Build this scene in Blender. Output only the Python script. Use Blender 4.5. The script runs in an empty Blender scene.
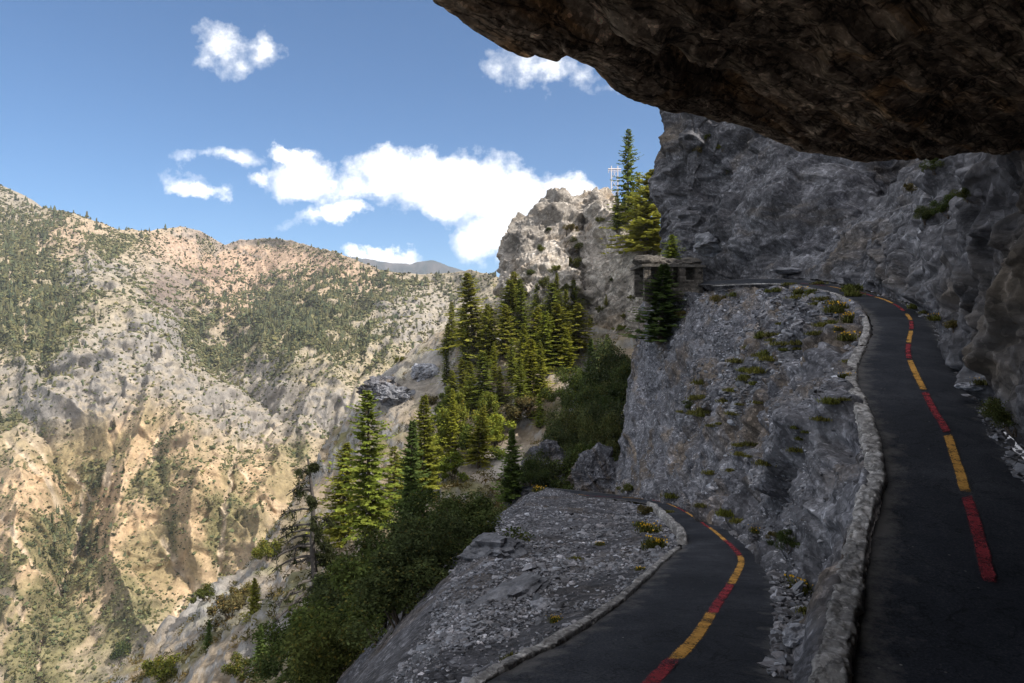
import bpy, bmesh, math, random
import numpy as np
from mathutils import Vector, Matrix

random.seed(7)
R0 = np.random.default_rng(11)
C = bpy.context.scene.collection
SC = bpy.context.scene
F = 683.0
HAZE = 8e-5
rad = math.radians

def at(px, py, Y):
    """world point seen in direction (px, py) at forward distance Y (metres)"""
    return np.array([(px - 512.0) / F * Y, Y, (341.5 - py) / F * Y])

# ------------------------------------------------------------------ noise
def _h(ix, iy, iz, seed):
    h = (ix.astype(np.int64) * 374761393 + iy.astype(np.int64) * 668265263 + iz.astype(np.int64) * 2147483647 + seed * 1274126177) & 0xFFFFFFFF
    h = ((h ^ (h >> 13)) * 1274126177) & 0xFFFFFFFF
    h = ((h ^ (h >> 16)) * 2246822519) & 0xFFFFFFFF
    return (h ^ (h >> 15)) & 0xFFFFFFFF

def noise(p, seed=0):
    """gradient-like value noise, about -1..1"""
    i = np.floor(p); f = p - i
    i = i.astype(np.int64)
    u = f * f * f * (f * (f * 6 - 15) + 10)
    out = 0
    for dx in (0, 1):
        wx = u[:, 0] if dx else 1 - u[:, 0]
        for dy in (0, 1):
            wy = u[:, 1] if dy else 1 - u[:, 1]
            for dz in (0, 1):
                wz = u[:, 2] if dz else 1 - u[:, 2]
                h = _h(i[:, 0] + dx, i[:, 1] + dy, i[:, 2] + dz, seed)
                gx = ((h & 1023) / 511.5 - 1); gy = (((h >> 10) & 1023) / 511.5 - 1); gz = (((h >> 20) & 1023) / 511.5 - 1)
                out = out + wx * wy * wz * (gx * (f[:, 0] - dx) + gy * (f[:, 1] - dy) + gz * (f[:, 2] - dz))
    return out * 1.3

def fbm(p, o=4, seed=0, gain=.5):
    a, s, r = 1.0, 0.0, 0
    for k in range(o):
        r = r + a * noise(p * (2.03 ** k) + 17.3 * k, seed + k); s += a; a *= gain
    return r / s * 1.6

def ridged(p, o=4, seed=0, gain=.55):
    a, s, r = 1.0, 0.0, 0
    for k in range(o):
        r = r + a * (1 - np.abs(noise(p * (2.07 ** k) + 9.1 * k, seed + k)) * 2.2); s += a; a *= gain
    return r / s

def facet(p, seed=0, tilt=.8):
    """piecewise planar cells: blocky broken rock"""
    b = np.floor(p - .5).astype(np.int64)
    wsum = np.full(len(p), 1e-40); val = np.zeros(len(p))
    for dx in (0, 1):
        for dy in (0, 1):
            for dz in (0, 1):
                cx, cy, cz = b[:, 0] + dx, b[:, 1] + dy, b[:, 2] + dz
                h = _h(cx, cy, cz, seed)
                jx = cx + .5 + .7 * ((h & 1023) / 1023 - .5); jy = cy + .5 + .7 * (((h >> 10) & 1023) / 1023 - .5); jz = cz + .5 + .7 * (((h >> 20) & 1023) / 1023 - .5)
                ax, ay, az = p[:, 0] - jx, p[:, 1] - jy, p[:, 2] - jz
                d = ax * ax + ay * ay + az * az
                h2 = _h(cx, cy, cz, seed + 77)
                v = ((h2 & 255) / 127.5 - 1) * .6 + tilt * (ax * (((h2 >> 8) & 255) / 127.5 - 1) + ay * (((h2 >> 16) & 255) / 127.5 - 1) + az * (((h2 >> 24) & 255) / 127.5 - 1))
                w = np.exp(-62.0 * d); wsum += w; val += w * v
    return val / wsum

def sstep(a, b, x):
    t = np.clip((x - a) / (b - a), 0, 1)
    return t * t * (3 - 2 * t)

# ------------------------------------------------------------------ meshes
def mk_mesh(name, V, faces, mat=None, col=None, smooth=True):
    """faces: (m,3) or (m,4) int array"""
    V = np.ascontiguousarray(V, dtype=np.float32); faces = np.ascontiguousarray(faces, dtype=np.int32)
    me = bpy.data.meshes.new(name)
    m, k = faces.shape
    me.vertices.add(len(V)); me.vertices.foreach_set('co', V.ravel())
    me.loops.add(m * k); me.loops.foreach_set('vertex_index', faces.ravel())
    me.polygons.add(m); me.polygons.foreach_set('loop_start', np.arange(0, m * k, k, dtype=np.int32))
    me.polygons.foreach_set('use_smooth', np.full(m, smooth, dtype=bool))
    me.update(calc_edges=True)
    if col is not None:
        a = me.color_attributes.new('tint', 'FLOAT_COLOR', 'POINT')
        c4 = np.ones((len(V), 4), np.float32); c4[:, :3] = col
        a.data.foreach_set('color', c4.ravel())
    if mat: me.materials.append(mat)
    return me

def link(name, me, parent=None, loc=None):
    o = bpy.data.objects.new(name, me); C.objects.link(o)
    if parent: o.parent = parent
    if loc is not None: o.location = tuple(float(v) for v in loc)
    return o

def tag(o, label=None, cat=None, group=None, kind=None):
    if label: o['label'] = label
    if cat: o['category'] = cat
    if group: o['group'] = group
    if kind: o['kind'] = kind
    return o

def empty(name, loc, label, cat, group=None, rz=0.0, s=1.0):
    o = bpy.data.objects.new(name, None); C.objects.link(o)
    o.location = tuple(float(v) for v in loc); o.rotation_euler = (0, 0, rz); o.scale = (s, s, s)
    o.empty_display_size = .2
    return tag(o, label, cat, group)

def copy_tree(o, parent=None):
    c = o.copy(); C.objects.link(c)
    if parent: c.parent = parent
    for ch in list(o.children): copy_tree(ch, c)
    return c

def cr(ctrl, n, axis):
    """catmull-rom resample of a control array along axis to n samples"""
    A = np.moveaxis(np.asarray(ctrl, float), axis, 0)
    k = len(A)
    A = np.concatenate([2 * A[:1] - A[1:2], A, 2 * A[-1:] - A[-2:-1]])
    t = np.linspace(0, k - 1 - 1e-9, n); i = t.astype(int); f = t - i
    sh = (n,) + (1,) * (A.ndim - 1); f = f.reshape(sh)
    p0, p1, p2, p3 = A[i], A[i + 1], A[i + 2], A[i + 3]
    def tan_(a, b, c):
        d0, d1 = b - a, c - b; m_ = (d0 + d1) / 2
        if A.ndim < 2: return m_
        l0, l1, lm = (np.linalg.norm(x, axis=-1, keepdims=True) for x in (d0, d1, m_))
        return m_ * np.minimum(1, 1.35 * np.minimum(l0, l1) / (lm + 1e-9))
    m1, m2 = tan_(p0, p1, p2), tan_(p1, p2, p3); f2, f3 = f * f, f * f * f
    r = (2 * f3 - 3 * f2 + 1) * p1 + (f3 - 2 * f2 + f) * m1 + (3 * f2 - 2 * f3) * p2 + (f3 - f2) * m2
    return np.moveaxis(r, 0, axis)

def gnormals(G):
    du = np.gradient(G, axis=0); dv = np.gradient(G, axis=1)
    n = np.cross(du, dv); n /= (np.linalg.norm(n, axis=2, keepdims=True) + 1e-9)
    return n

def gfaces(a, b):
    i = np.arange(a * b).reshape(a, b)
    return np.stack([i[:-1, :-1], i[1:, :-1], i[1:, 1:], i[:-1, 1:]], -1).reshape(-1, 4)

def soft(d, a, b, n=1):
    d = d.reshape(a, b)
    for _ in range(n):
        p = np.pad(d, 1, 'edge'); d = .25 * p[:-2, 1:-1] + .5 * p[1:-1, 1:-1] + .25 * p[2:, 1:-1]
        p = np.pad(d, 1, 'edge'); d = .25 * p[1:-1, :-2] + .5 * p[1:-1, 1:-1] + .25 * p[1:-1, 2:]
    return d.ravel()

def loft(ctrl, nu, nv, disp=None, toward=(0, 0, 0), flipper=None):
    """ctrl (rows, cols, 3) -> dense grid, displaced along its outward normal"""
    G = cr(cr(ctrl, nu, 0), nv, 1)
    n = gnormals(G)
    s = np.sign(np.mean(np.sum(n * (np.array(toward) - G), axis=2)))
    n = n * s
    if disp is not None:
        d = disp(G.reshape(-1, 3), n.reshape(-1, 3))
        if d.ndim == 1: d = soft(d, nu, nv, 1)
        if d.ndim == 1: d = n.reshape(-1, 3) * d[:, None]
        G = G + d.reshape(G.shape)
    return G, s

def grid_obj(name, G, s, mat, col=None, smooth=True):
    a, b, _ = G.shape
    f = gfaces(a, b)
    if s < 0: f = f[:, ::-1]
    return link(name, mk_mesh(name, G.reshape(-1, 3), f, mat, col, smooth))

def tube(path, radii, seg=7):
    """list of points + radii -> verts, quads"""
    P = [Vector(p) for p in path]; V = []; Fq = []
    up = Vector((.13, .21, .97))
    for i, p in enumerate(P):
        d = (P[min(i + 1, len(P) - 1)] - P[max(i - 1, 0)]).normalized()
        a = d.cross(up)
        if a.length < 1e-3: a = d.cross(Vector((1, 0, 0)))
        a.normalize(); b = d.cross(a)
        for k in range(seg):
            t = 2 * math.pi * k / seg
            V.append(p + (a * math.cos(t) + b * math.sin(t)) * radii[i])
    for i in range(len(P) - 1):
        for k in range(seg):
            k2 = (k + 1) % seg
            Fq.append((i * seg + k, i * seg + k2, (i + 1) * seg + k2, (i + 1) * seg + k))
    return np.array([tuple(v) for v in V]), np.array(Fq)

def join(parts):
    V, Q, n = [], [], 0
    for v, q in parts:
        V.append(v); Q.append(np.asarray(q) + n); n += len(v)
    return np.concatenate(V), np.concatenate(Q)

# ------------------------------------------------------------------ materials
def new_mat(name):
    m = bpy.data.materials.new(name); m.use_nodes = True
    nt = m.node_tree; nt.nodes.clear()
    return m, nt, nt.nodes, nt.links

class NT:
    def __init__(s, nt): s.nt, s.N, s.L = nt, nt.nodes, nt.links
    def n(s, t, **kw):
        x = s.N.new(t)
        for k, v in kw.items():
            if k.startswith('i_'): x.inputs[k[2:].replace('_', ' ')].default_value = v
            else: setattr(x, k, v)
        return x
    def l(s, a, b): s.L.new(a, b)
    def noise(s, vec, scale, detail=6, rough=.6, dist=0.0):
        x = s.n('ShaderNodeTexNoise'); x.inputs['Scale'].default_value = scale; x.inputs['Detail'].default_value = detail
        x.inputs['Roughness'].default_value = rough; x.inputs['Distortion'].default_value = dist
        s.l(vec, x.inputs['Vector']); return x.outputs['Fac']
    def ramp(s, fac, stops):
        x = s.n('ShaderNodeValToRGB'); e = x.color_ramp.elements
        while len(e) < len(stops): e.new(.5)
        for el, (p, c) in zip(e, stops):
            el.position = p; el.color = (c[0], c[1], c[2], 1) if not isinstance(c, (int, float)) else (c, c, c, 1)
        s.l(fac, x.inputs['Fac']); return x.outputs['Color']
    def mix(s, fac, a, b, mode='MIX'):
        x = s.n('ShaderNodeMix', data_type='RGBA', blend_type=mode)
        for sock, v in ((x.inputs[0], fac), (x.inputs[6], a), (x.inputs[7], b)):
            if isinstance(v, bpy.types.NodeSocket): s.l(v, sock)
            elif isinstance(v, (int, float)): sock.default_value = v
            else: sock.default_value = (v[0], v[1], v[2], 1)
        return x.outputs[2]
    def math(s, op, a, b=0.0, c=0.0, clamp=False):
        x = s.n('ShaderNodeMath', operation=op, use_clamp=clamp)
        for sock, v in zip(x.inputs, (a, b, c)):
            if isinstance(v, bpy.types.NodeSocket): s.l(v, sock)
            else: sock.default_value = v
        return x.outputs[0]
    def vmath(s, op, a, b=None):
        x = s.n('ShaderNodeVectorMath', operation=op)
        for sock, v in zip(x.inputs, (a, b)):
            if v is None: continue
            if isinstance(v, bpy.types.NodeSocket): s.l(v, sock)
            else: sock.default_value = v
        return x
    def mapping(s, vec, scale=(1, 1, 1), rot=(0, 0, 0)):
        x = s.n('ShaderNodeMapping'); x.inputs['Scale'].default_value = scale; x.inputs['Rotation'].default_value = rot
        s.l(vec, x.inputs['Vector']); return x.outputs['Vector']

def rock_mat(name, dark, mid, light, patch=None, scale=1.0, bump=.5, bdist=.05, tint=False, axis=(0, 0, 1), ratio=3.0, rough=.92, crack=.5, patch_at=(.52, .66), speck=.6, grain=1.0):
    m, nt, _, _ = new_mat(name); t = NT(nt)
    tc = t.n('ShaderNodeTexCoord').outputs['Object']
    ax = Vector(axis).normalized()
    dt = t.vmath('DOT_PRODUCT', tc, tuple(ax)).outputs['Value']
    axs = t.n('ShaderNodeCombineXYZ')
    for k in range(3): t.l(t.math('MULTIPLY', dt, ax[k] * ratio * scale), axs.inputs[k])
    base = t.vmath('SCALE', tc); base.inputs['Scale'].default_value = scale
    st = t.vmath('ADD', base.outputs[0], axs.outputs[0]).outputs[0]
    n1 = t.noise(st, .45, 12, .74, .35)
    n2 = t.noise(tc, 2.6 * scale, 9, .74)
    n3 = t.noise(tc, .13 * scale, 5, .6)
    n4 = t.noise(st, 1.7, 10, .74, .2)
    f = t.math('ADD', t.math('MULTIPLY', n1, .42), t.math('ADD', t.math('MULTIPLY', n2, .30), t.math('MULTIPLY', n4, .28)))
    col = t.ramp(f, [(.36, dark), (.50, mid), (.64, light)])
    if patch is not None:
        pf = t.ramp(t.noise(st, .21, 6, .65, 1.0), [(patch_at[0], 0.0), (patch_at[1], 1.0)])
        col = t.mix(t.math('MULTIPLY', pf, .8), col, patch)
    col = t.mix(.7, col, t.ramp(n3, [(.34, .42), (.52, .95), (.68, 1.6)]), 'MULTIPLY')
    # broken-stone grain: every small cell has a shade of its own
    g = None
    for sc_, am in ((5.0 * grain, .6), (13.0 * grain, .45)):
        vc = t.n('ShaderNodeTexVoronoi'); vc.inputs['Scale'].default_value = sc_ * scale
        nw_ = t.n('ShaderNodeTexNoise'); nw_.inputs['Scale'].default_value = sc_ * scale * .8; t.l(tc, nw_.inputs['Vector'])
        s1 = t.vmath('SCALE', nw_.outputs['Color']); s1.inputs['Scale'].default_value = .22 / (sc_ * scale) * 4
        t.l(t.vmath('ADD', t.vmath('SCALE', st).outputs[0] if False else tc, s1.outputs[0]).outputs[0], vc.inputs['Vector'])
        sp_ = t.n('ShaderNodeSeparateColor'); t.l(vc.outputs['Color'], sp_.inputs[0])
        lum = t.ramp(sp_.outputs[0], [(0.0, 1 - am * speck), (.8, 1.0), (.93, 1 + am * speck * 1.1), (1.0, 1 + 2.0 * am * speck)])
        col = t.mix(1.0, col, lum, 'MULTIPLY')
        g = vc.outputs['Distance'] if g is None else g
    # crack occlusion painted into the colour as thin dark noise lines
    vn = t.math('ABSOLUTE', t.math('SUBTRACT', t.noise(st, .9, 9, .62, .6), .5))
    ck = t.ramp(vn, [(0.0, 0.0), (.035, 1.0)])
    if crack: col = t.mix(t.math('MULTIPLY', t.math('SUBTRACT', 1.0, ck), crack), col, tuple(v * .4 for v in dark))
    if tint:
        at_ = t.n('ShaderNodeAttribute', attribute_name='tint')
        col = t.mix(1.0, col, at_.outputs['Color'], 'MULTIPLY')
    b = t.n('ShaderNodeBsdfPrincipled'); b.inputs['Roughness'].default_value = rough; b.inputs['Specular IOR Level'].default_value = .2
    t.l(col, b.inputs['Base Color'])
    hh = t.math('ADD', t.math('MULTIPLY', n1, 1.3), t.math('ADD', t.math('MULTIPLY', n4, .35), t.math('MULTIPLY', t.noise(tc, 5 * scale, 9, .75), .5)))
    hh = t.math('ADD', hh, t.math('MULTIPLY', ck, .22))
    hh = t.math('SUBTRACT', hh, t.math('MULTIPLY', g, .12))
    bp = t.n('ShaderNodeBump'); bp.inputs['Strength'].default_value = bump; bp.inputs['Distance'].default_value = bdist
    t.l(hh, bp.inputs['Height']); t.l(bp.outputs[0], b.inputs['Normal'])
    o = t.n('ShaderNodeOutputMaterial'); t.l(b.outputs[0], o.inputs[0])
    return m

def tint_mat(name, rough=.95, nscale=.02, bump=.0, amount=.5, bdist=1.0):
    """colour from the geology / plant tint stored per vertex, broken up by noise"""
    m, nt, _, _ = new_mat(name); t = NT(nt)
    tc = t.n('ShaderNodeTexCoord').outputs['Object']
    a = t.n('ShaderNodeAttribute', attribute_name='tint').outputs['Color']
    n = t.noise(tc, nscale, 8, .7)
    col = t.mix(amount, a, t.ramp(n, [(.3, .45), (.7, 1.5)]), 'MULTIPLY')
    b = t.n('ShaderNodeBsdfPrincipled'); b.inputs['Roughness'].default_value = rough; b.inputs['Specular IOR Level'].default_value = .2
    t.l(col, b.inputs['Base Color'])
    if bump:
        bp = t.n('ShaderNodeBump'); bp.inputs['Strength'].default_value = bump; bp.inputs['Distance'].default_value = bdist
        t.l(t.noise(tc, nscale * 2.2, 10, .72), bp.inputs['Height']); t.l(bp.outputs[0], b.inputs['Normal'])
    o = t.n('ShaderNodeOutputMaterial'); t.l(b.outputs[0], o.inputs[0])
    return m

def leaf_mat(name, trans=.35):
    m, nt, _, _ = new_mat(name); t = NT(nt)
    a = t.n('ShaderNodeAttribute', attribute_name='tint').outputs['Color']
    oi = t.n('ShaderNodeObjectInfo').outputs['Random']
    col = t.mix(.8, a, t.ramp(oi, [(0.0, (.75, .8, .75)), (.5, (1, 1, 1)), (1.0, (1.2, 1.22, .9))]), 'MULTIPLY')
    d = t.n('ShaderNodeBsdfDiffuse'); t.l(col, d.inputs['Color'])
    tr = t.n('ShaderNodeBsdfTranslucent'); t.l(col, tr.inputs['Color'])
    mx = t.n('ShaderNodeMixShader'); mx.inputs[0].default_value = trans
    t.l(d.outputs[0], mx.inputs[1]); t.l(tr.outputs[0], mx.inputs[2])
    o = t.n('ShaderNodeOutputMaterial'); t.l(mx.outputs[0], o.inputs[0])
    return m

def simple_mat(name, c, rough=.8, nscale=3.0, var=.35, bump=.2, bdist=.02, metal=0.0):
    m, nt, _, _ = new_mat(name); t = NT(nt)
    tc = t.n('ShaderNodeTexCoord').outputs['Object']
    n = t.noise(tc, nscale, 8, .7)
    col = t.mix(1.0, c, t.ramp(n, [(.3, 1 - var), (.7, 1 + var)]), 'MULTIPLY')
    b = t.n('ShaderNodeBsdfPrincipled'); b.inputs['Roughness'].default_value = rough; b.inputs['Metallic'].default_value = metal
    b.inputs['Specular IOR Level'].default_value = .25
    t.l(col, b.inputs['Base Color'])
    bp = t.n('ShaderNodeBump'); bp.inputs['Strength'].default_value = bump; bp.inputs['Distance'].default_value = bdist
    t.l(t.noise(tc, nscale * 4, 8, .7), bp.inputs['Height']); t.l(bp.outputs[0], b.inputs['Normal'])
    o = t.n('ShaderNodeOutputMaterial'); t.l(b.outputs[0], o.inputs[0])
    return m

def asphalt_mat():
    m, nt, _, _ = new_mat('asphalt'); t = NT(nt)
    tc = t.n('ShaderNodeTexCoord').outputs['Object']
    big = t.noise(tc, .7, 6, .65, .4); fine = t.noise(tc, 55, 4, .8); med = t.noise(tc, 9, 6, .7)
    col = t.ramp(t.math('ADD', t.math('MULTIPLY', big, .45), t.math('MULTIPLY', fine, .55)), [(.36, (.008, .009, .012)), (.50, (.021, .023, .029)), (.66, (.062, .063, .071))])
    vo = t.n('ShaderNodeTexVoronoi'); vo.inputs['Scale'].default_value = 8.0; t.l(tc, vo.inputs['Vector'])
    grit = t.ramp(vo.outputs['Distance'], [(0.05, 1.0), (.10, 0.0)])
    pick = t.ramp(t.noise(tc, 2.1, 3, .6), [(.52, 0.0), (.66, 1.0)])
    col = t.mix(t.math('MULTIPLY', t.math('MULTIPLY', grit, pick), .8), col, (.26, .25, .24))
    crk = t.ramp(t.math('ABSOLUTE', t.math('SUBTRACT', t.noise(tc, 1.5, 8, .6, .8), .5)), [(0.0, .35), (.012, 1.0)])
    col = t.mix(.8, col, crk, 'MULTIPLY')
    # dust and grit blown against the edges
    e = t.n('ShaderNodeSeparateColor'); t.l(t.n('ShaderNodeAttribute', attribute_name='tint').outputs['Color'], e.inputs[0])
    dz = t.math('ADD', e.outputs[0], t.math('MULTIPLY', t.math('SUBTRACT', t.noise(tc, 3.5, 8, .75), .5), 1.3))
    col = t.mix(t.math('MULTIPLY', t.ramp(dz, [(.72, 0.0), (1.15, 1.0)]), .45), col, (.15, .14, .13))
    b = t.n('ShaderNodeBsdfPrincipled'); b.inputs['Specular IOR Level'].default_value = .12
    b.inputs['Roughness'].default_value = .92
    t.l(col, b.inputs['Base Color'])
    bp = t.n('ShaderNodeBump'); bp.inputs['Strength'].default_value = .6; bp.inputs['Distance'].default_value = .012
    t.l(t.math('ADD', fine, t.math('MULTIPLY', med, 1.2)), bp.inputs['Height']); t.l(bp.outputs[0], b.inputs['Normal'])
    o = t.n('ShaderNodeOutputMaterial'); t.l(b.outputs[0], o.inputs[0])
    return m

def paint_mat(name, c):
    """worn road paint: thin towards its edges and over the stones of the asphalt"""
    m, nt, _, _ = new_mat(name); t = NT(nt)
    tc = t.n('ShaderNodeTexCoord').outputs['Object']
    e = t.n('ShaderNodeSeparateColor'); t.l(t.n('ShaderNodeAttribute', attribute_name='tint').outputs['Color'], e.inputs[0])
    n = t.math('ADD', t.math('MULTIPLY', t.noise(tc, 38, 6, .8), .6), t.math('MULTIPLY', t.noise(tc, 5, 7, .7), .55))
    w = t.ramp(t.math('ADD', n, t.math('MULTIPLY', t.math('SUBTRACT', e.outputs[0], 1.0), .55)), [(.40, 0.0), (.60, 1.0)])
    col = t.mix(1.0, c, t.ramp(t.noise(tc, 3, 6, .7), [(.3, .62), (.7, 1.2)]), 'MULTIPLY')
    b = t.n('ShaderNodeBsdfPrincipled'); b.inputs['Roughness'].default_value = .9; b.inputs['Specular IOR Level'].default_value = .12
    t.l(col, b.inputs['Base Color'])
    bp = t.n('ShaderNodeBump'); bp.inputs['Strength'].default_value = .6; bp.inputs['Distance'].default_value = .012
    t.l(t.noise(tc, 55, 4, .8), bp.inputs['Height']); t.l(bp.outputs[0], b.inputs['Normal'])
    tr = t.n('ShaderNodeBsdfTransparent'); mx = t.n('ShaderNodeMixShader'); t.l(t.math('MULTIPLY', w, .93), mx.inputs[0]); t.l(tr.outputs[0], mx.inputs[1]); t.l(b.outputs[0], mx.inputs[2])
    o = t.n('ShaderNodeOutputMaterial'); t.l(mx.outputs[0], o.inputs[0])
    return m

M_slope = rock_mat('grey_slope_rock', (.034, .034, .040), (.142, .140, .155), (.36, .357, .382), patch=(.175, .135, .10), scale=.8, bump=.7, bdist=.045, axis=(.75, -.25, .62), ratio=1.1, speck=.62, grain=2.3, patch_at=(.50, .60))
M_cliff = rock_mat('grey_cliff_rock', (.034, .033, .038), (.125, .121, .130), (.33, .325, .345), patch=(.155, .122, .09), scale=.4, bump=.7, bdist=.12, axis=(.45, .1, .9), ratio=1.3, grain=2.4, speck=.5)
M_over = rock_mat('brown_overhang_rock', (.022, .016, .011), (.25, .185, .13), (.62, .50, .37), patch=(.44, .245, .10), scale=2.6, bump=1.0, bdist=.05, axis=(.5, -.62, .55), ratio=2.2, crack=.85, speck=.7, grain=1.3)
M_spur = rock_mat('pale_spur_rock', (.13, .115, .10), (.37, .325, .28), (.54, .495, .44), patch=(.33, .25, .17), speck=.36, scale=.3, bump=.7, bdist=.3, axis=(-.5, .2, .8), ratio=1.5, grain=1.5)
M_scree = rock_mat('scree_ground', (.042, .041, .046), (.105, .102, .112), (.19, .187, .20), patch=(.13, .102, .08), scale=1.2, bump=1.0, bdist=.06, ratio=.3, crack=.3, speck=.8, grain=1.6)
M_stone = rock_mat('loose_stone', (.10, .10, .11), (.23, .23, .25), (.42, .42, .445), scale=5, bump=.5, bdist=.01, ratio=.4, crack=0, tint=True, speck=.2)
M_kerb = rock_mat('kerb_mortar', (.10, .094, .09), (.32, .303, .292), (.52, .50, .48), scale=3, bump=1.0, bdist=.03, ratio=.3, crack=.5, speck=.5)
M_hutstone = rock_mat('hut_stone', (.05, .043, .038), (.13, .115, .10), (.24, .22, .20), scale=2, bump=.6, bdist=.03, ratio=.3, crack=0, tint=True, speck=.3)
M_hill = tint_mat('hillside_ground', nscale=.9, bump=.9, amount=.8, bdist=.3)
M_far = tint_mat('far_mountain_ground', nscale=.16, bump=.9, amount=.8, bdist=2.0)
M_leaf = leaf_mat('leaf', .3)
M_needle = leaf_mat('needle', .45)
M_farveg = tint_mat('far_foliage', nscale=.2, amount=.35)
M_bark = simple_mat('bark', (.10, .075, .055), nscale=6, bump=.6, bdist=.03)
M_deadwood = simple_mat('grey_dead_wood', (.075, .065, .058), nscale=8, bump=.5, bdist=.02)
M_asph = asphalt_mat()
M_yel = paint_mat('yellow_paint', (.50, .262, .06))
M_red = paint_mat('red_paint', (.23, .03, .038))
M_steel = simple_mat('pale_painted_steel', (.62, .55, .52), rough=.5, nscale=2, var=.1, bump=.05)
M_dark = simple_mat('dark_interior', (.03, .028, .026), nscale=2)
M_petal = simple_mat('yellow_petal', (.62, .36, .02), nscale=9, var=.2, bump=0)

# ------------------------------------------------------------------ camera
cam = bpy.data.objects.new('camera', bpy.data.cameras.new('camera')); C.objects.link(cam)
cam.data.sensor_width = 36; cam.data.lens = 36 * F / 1024; cam.data.clip_start = .05; cam.data.clip_end = 20000
cam.location = (0, 0, 0); cam.rotation_euler = (rad(90), 0, 0)
SC.camera = cam

# ------------------------------------------------------------------ the trail
# centre and edges measured as ground positions; lower reach falls away from the hairpin, upper reach climbs
Llow = [at(*p) for p in ((480, 683, 4.3), (560, 640, 5.45), (620, 600, 7.25), (665, 560, 10.75), (681, 545, 13.2), (666, 520, 21), (648, 504.5, 33), (612, 499, 41), (572, 496, 47), (535, 491, 53), (515, 489, 60))]
Rlow = [at(*p) for p in ((800, 683, 4.3), (797, 640, 5.45), (793, 605, 7.0), (775, 566, 10.0), (752, 545, 13.2), (712, 519, 21), (668, 502.5, 35), (632, 496.5, 43.5), (585, 491, 50), (540, 487, 56), (515, 485, 64))]
Lup = [at(*p) for p in ((838, 683, 4.1), (858, 600, 5.0), (880, 500, 6.77), (885, 460, 7.9), (868, 420, 9.46), (857, 375, 12.2), (870, 340, 15.7), (872, 325, 17.9), (862, 308, 21.3), (840, 297, 24.6), (812, 289, 29), (782, 285, 35), (745, 284, 42), (706, 285, 50), (690, 286, 54))]
Rup = [at(*p) for p in ((1330, 683, 4.1), (1180, 600, 5.0), (1062, 500, 6.77), (1022, 460, 7.9), (996, 420, 9.46), (968, 375, 12.3), (948, 343, 15.3), (932, 321, 18.6), (907, 304, 22.3), (872, 293, 26.5), (828, 283, 33), (788, 279, 39.5), (745, 279, 46), (706, 281, 53), (692, 282, 57))]
Llow, Rlow, Lup, Rup = map(np.array, (Llow, Rlow, Lup, Rup))
# hairpin round behind the camera: lower left edge -> outer edge -> upper right edge
outer = np.array([[-.75, 3.0, -1.98], [-1.25, 1.5, -1.95], [-1.3, -.2, -1.95], [-.5, -1.7, -1.95], [1.4, -2.5, -1.97], [3.4, -1.7, -2.0], [4.4, .3, -2.03], [4.75, 2.3, -2.05]])
inner = np.array([[1.7, 3.3, -2.0], [1.75, 2.9, -1.99], [1.8, 2.6, -1.98], [1.85, 2.4, -1.98], [1.9, 2.4, -1.98], [1.95, 2.5, -1.99], [1.97, 2.8, -2.0], [1.97, 3.3, -2.02]])
trailL = np.concatenate([Llow[::-1], outer, Rup]); trailR = np.concatenate([Rlow[::-1], inner, Lup])
nT = 520
GL, GR = cr(trailL, nT, 0), cr(trailR, nT, 0)
wts = np.linspace(0, 1, 28)[None, :, None]
GT = GL[:, None, :] * (1 - wts) + GR[:, None, :] * wts
GT[:, :, 2] += .035 * np.sin(np.pi * wts[:, :, 0]) + .018 * fbm(GT.reshape(-1, 3) * .8, 3, 5).reshape(GT.shape[:2])
edge = (np.abs(wts[0, :, 0] - .5) > .47)
jit = .06 * fbm(GT.reshape(-1, 3) * 2.5, 3, 9).reshape(GT.shape[:2])
GT[:, edge, 0] += jit[:, edge]
f = gfaces(nT, 28)
dust = np.repeat(np.abs(wts[0, :, 0] - .5)[None] * 2, nT, 0).reshape(-1, 1) * np.ones((1, 3))
path = link('asphalt_path', mk_mesh('asphalt_path', GT.reshape(-1, 3), f, M_asph, dust)); tag(path, 'narrow dark asphalt path bending in a hairpin along the cliff', kind='structure')
# make normals face up
path.data.flip_normals() if path.data.polygons[100].normal.z < 0 else None

def ribbon(name, pts, w, mat, parent, dz=.006):
    P = cr(np.array(pts), 14, 0)
    d = np.gradient(P, axis=0); side = np.stack([d[:, 1], -d[:, 0], 0 * d[:, 0]], 1); side /= np.linalg.norm(side, axis=1, keepdims=True)
    jl = 1 + .10 * fbm(P * 7, 2, 31); jr = 1 + .10 * fbm(P * 7 + 50, 2, 32)
    G = np.stack([P - side * (w / 2 * jl)[:, None], P - side * w / 6, P + side * w / 6, P + side * (w / 2 * jr)[:, None]], 1)
    return name, G, mat, parent, dz
LINES = []
low_c = [(640, 702, 4.0), (657, 683, 4.3), (693, 645, 5.25), (717, 611, 6.8), (735, 580, 8.7), (741, 562, 10.6), (730, 547, 12.9), (712, 532, 16.5), (697, 521, 20.5), (684, 513, 25.5), (672, 506.5, 31), (658, 502, 36), (640, 499, 40), (612, 497, 43), (590, 495.5, 45.5), (578, 494, 47.5), (562, 492, 50), (545, 489.5, 53)]
LOWC = [at(*p) for p in low_c]
up_c = [(990, 588, 5.16), (975, 525, 6.2), (966, 497, 6.83), (956, 464, 7.78), (945, 432, 8.95), (934, 412, 9.8), (922, 389, 11.2), (909, 358, 13.6), (908.5, 345, 15.1), (911, 332, 16.8), (911, 323, 18.3), (906, 315, 19.8), (898, 309, 21.4), (884, 302, 23.4), (866, 296, 25.6), (842, 290.5, 28.3), (815, 286.5, 31.5), (795, 284, 34.5)]
UPC = [at(*p) for p in up_c]

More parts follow.
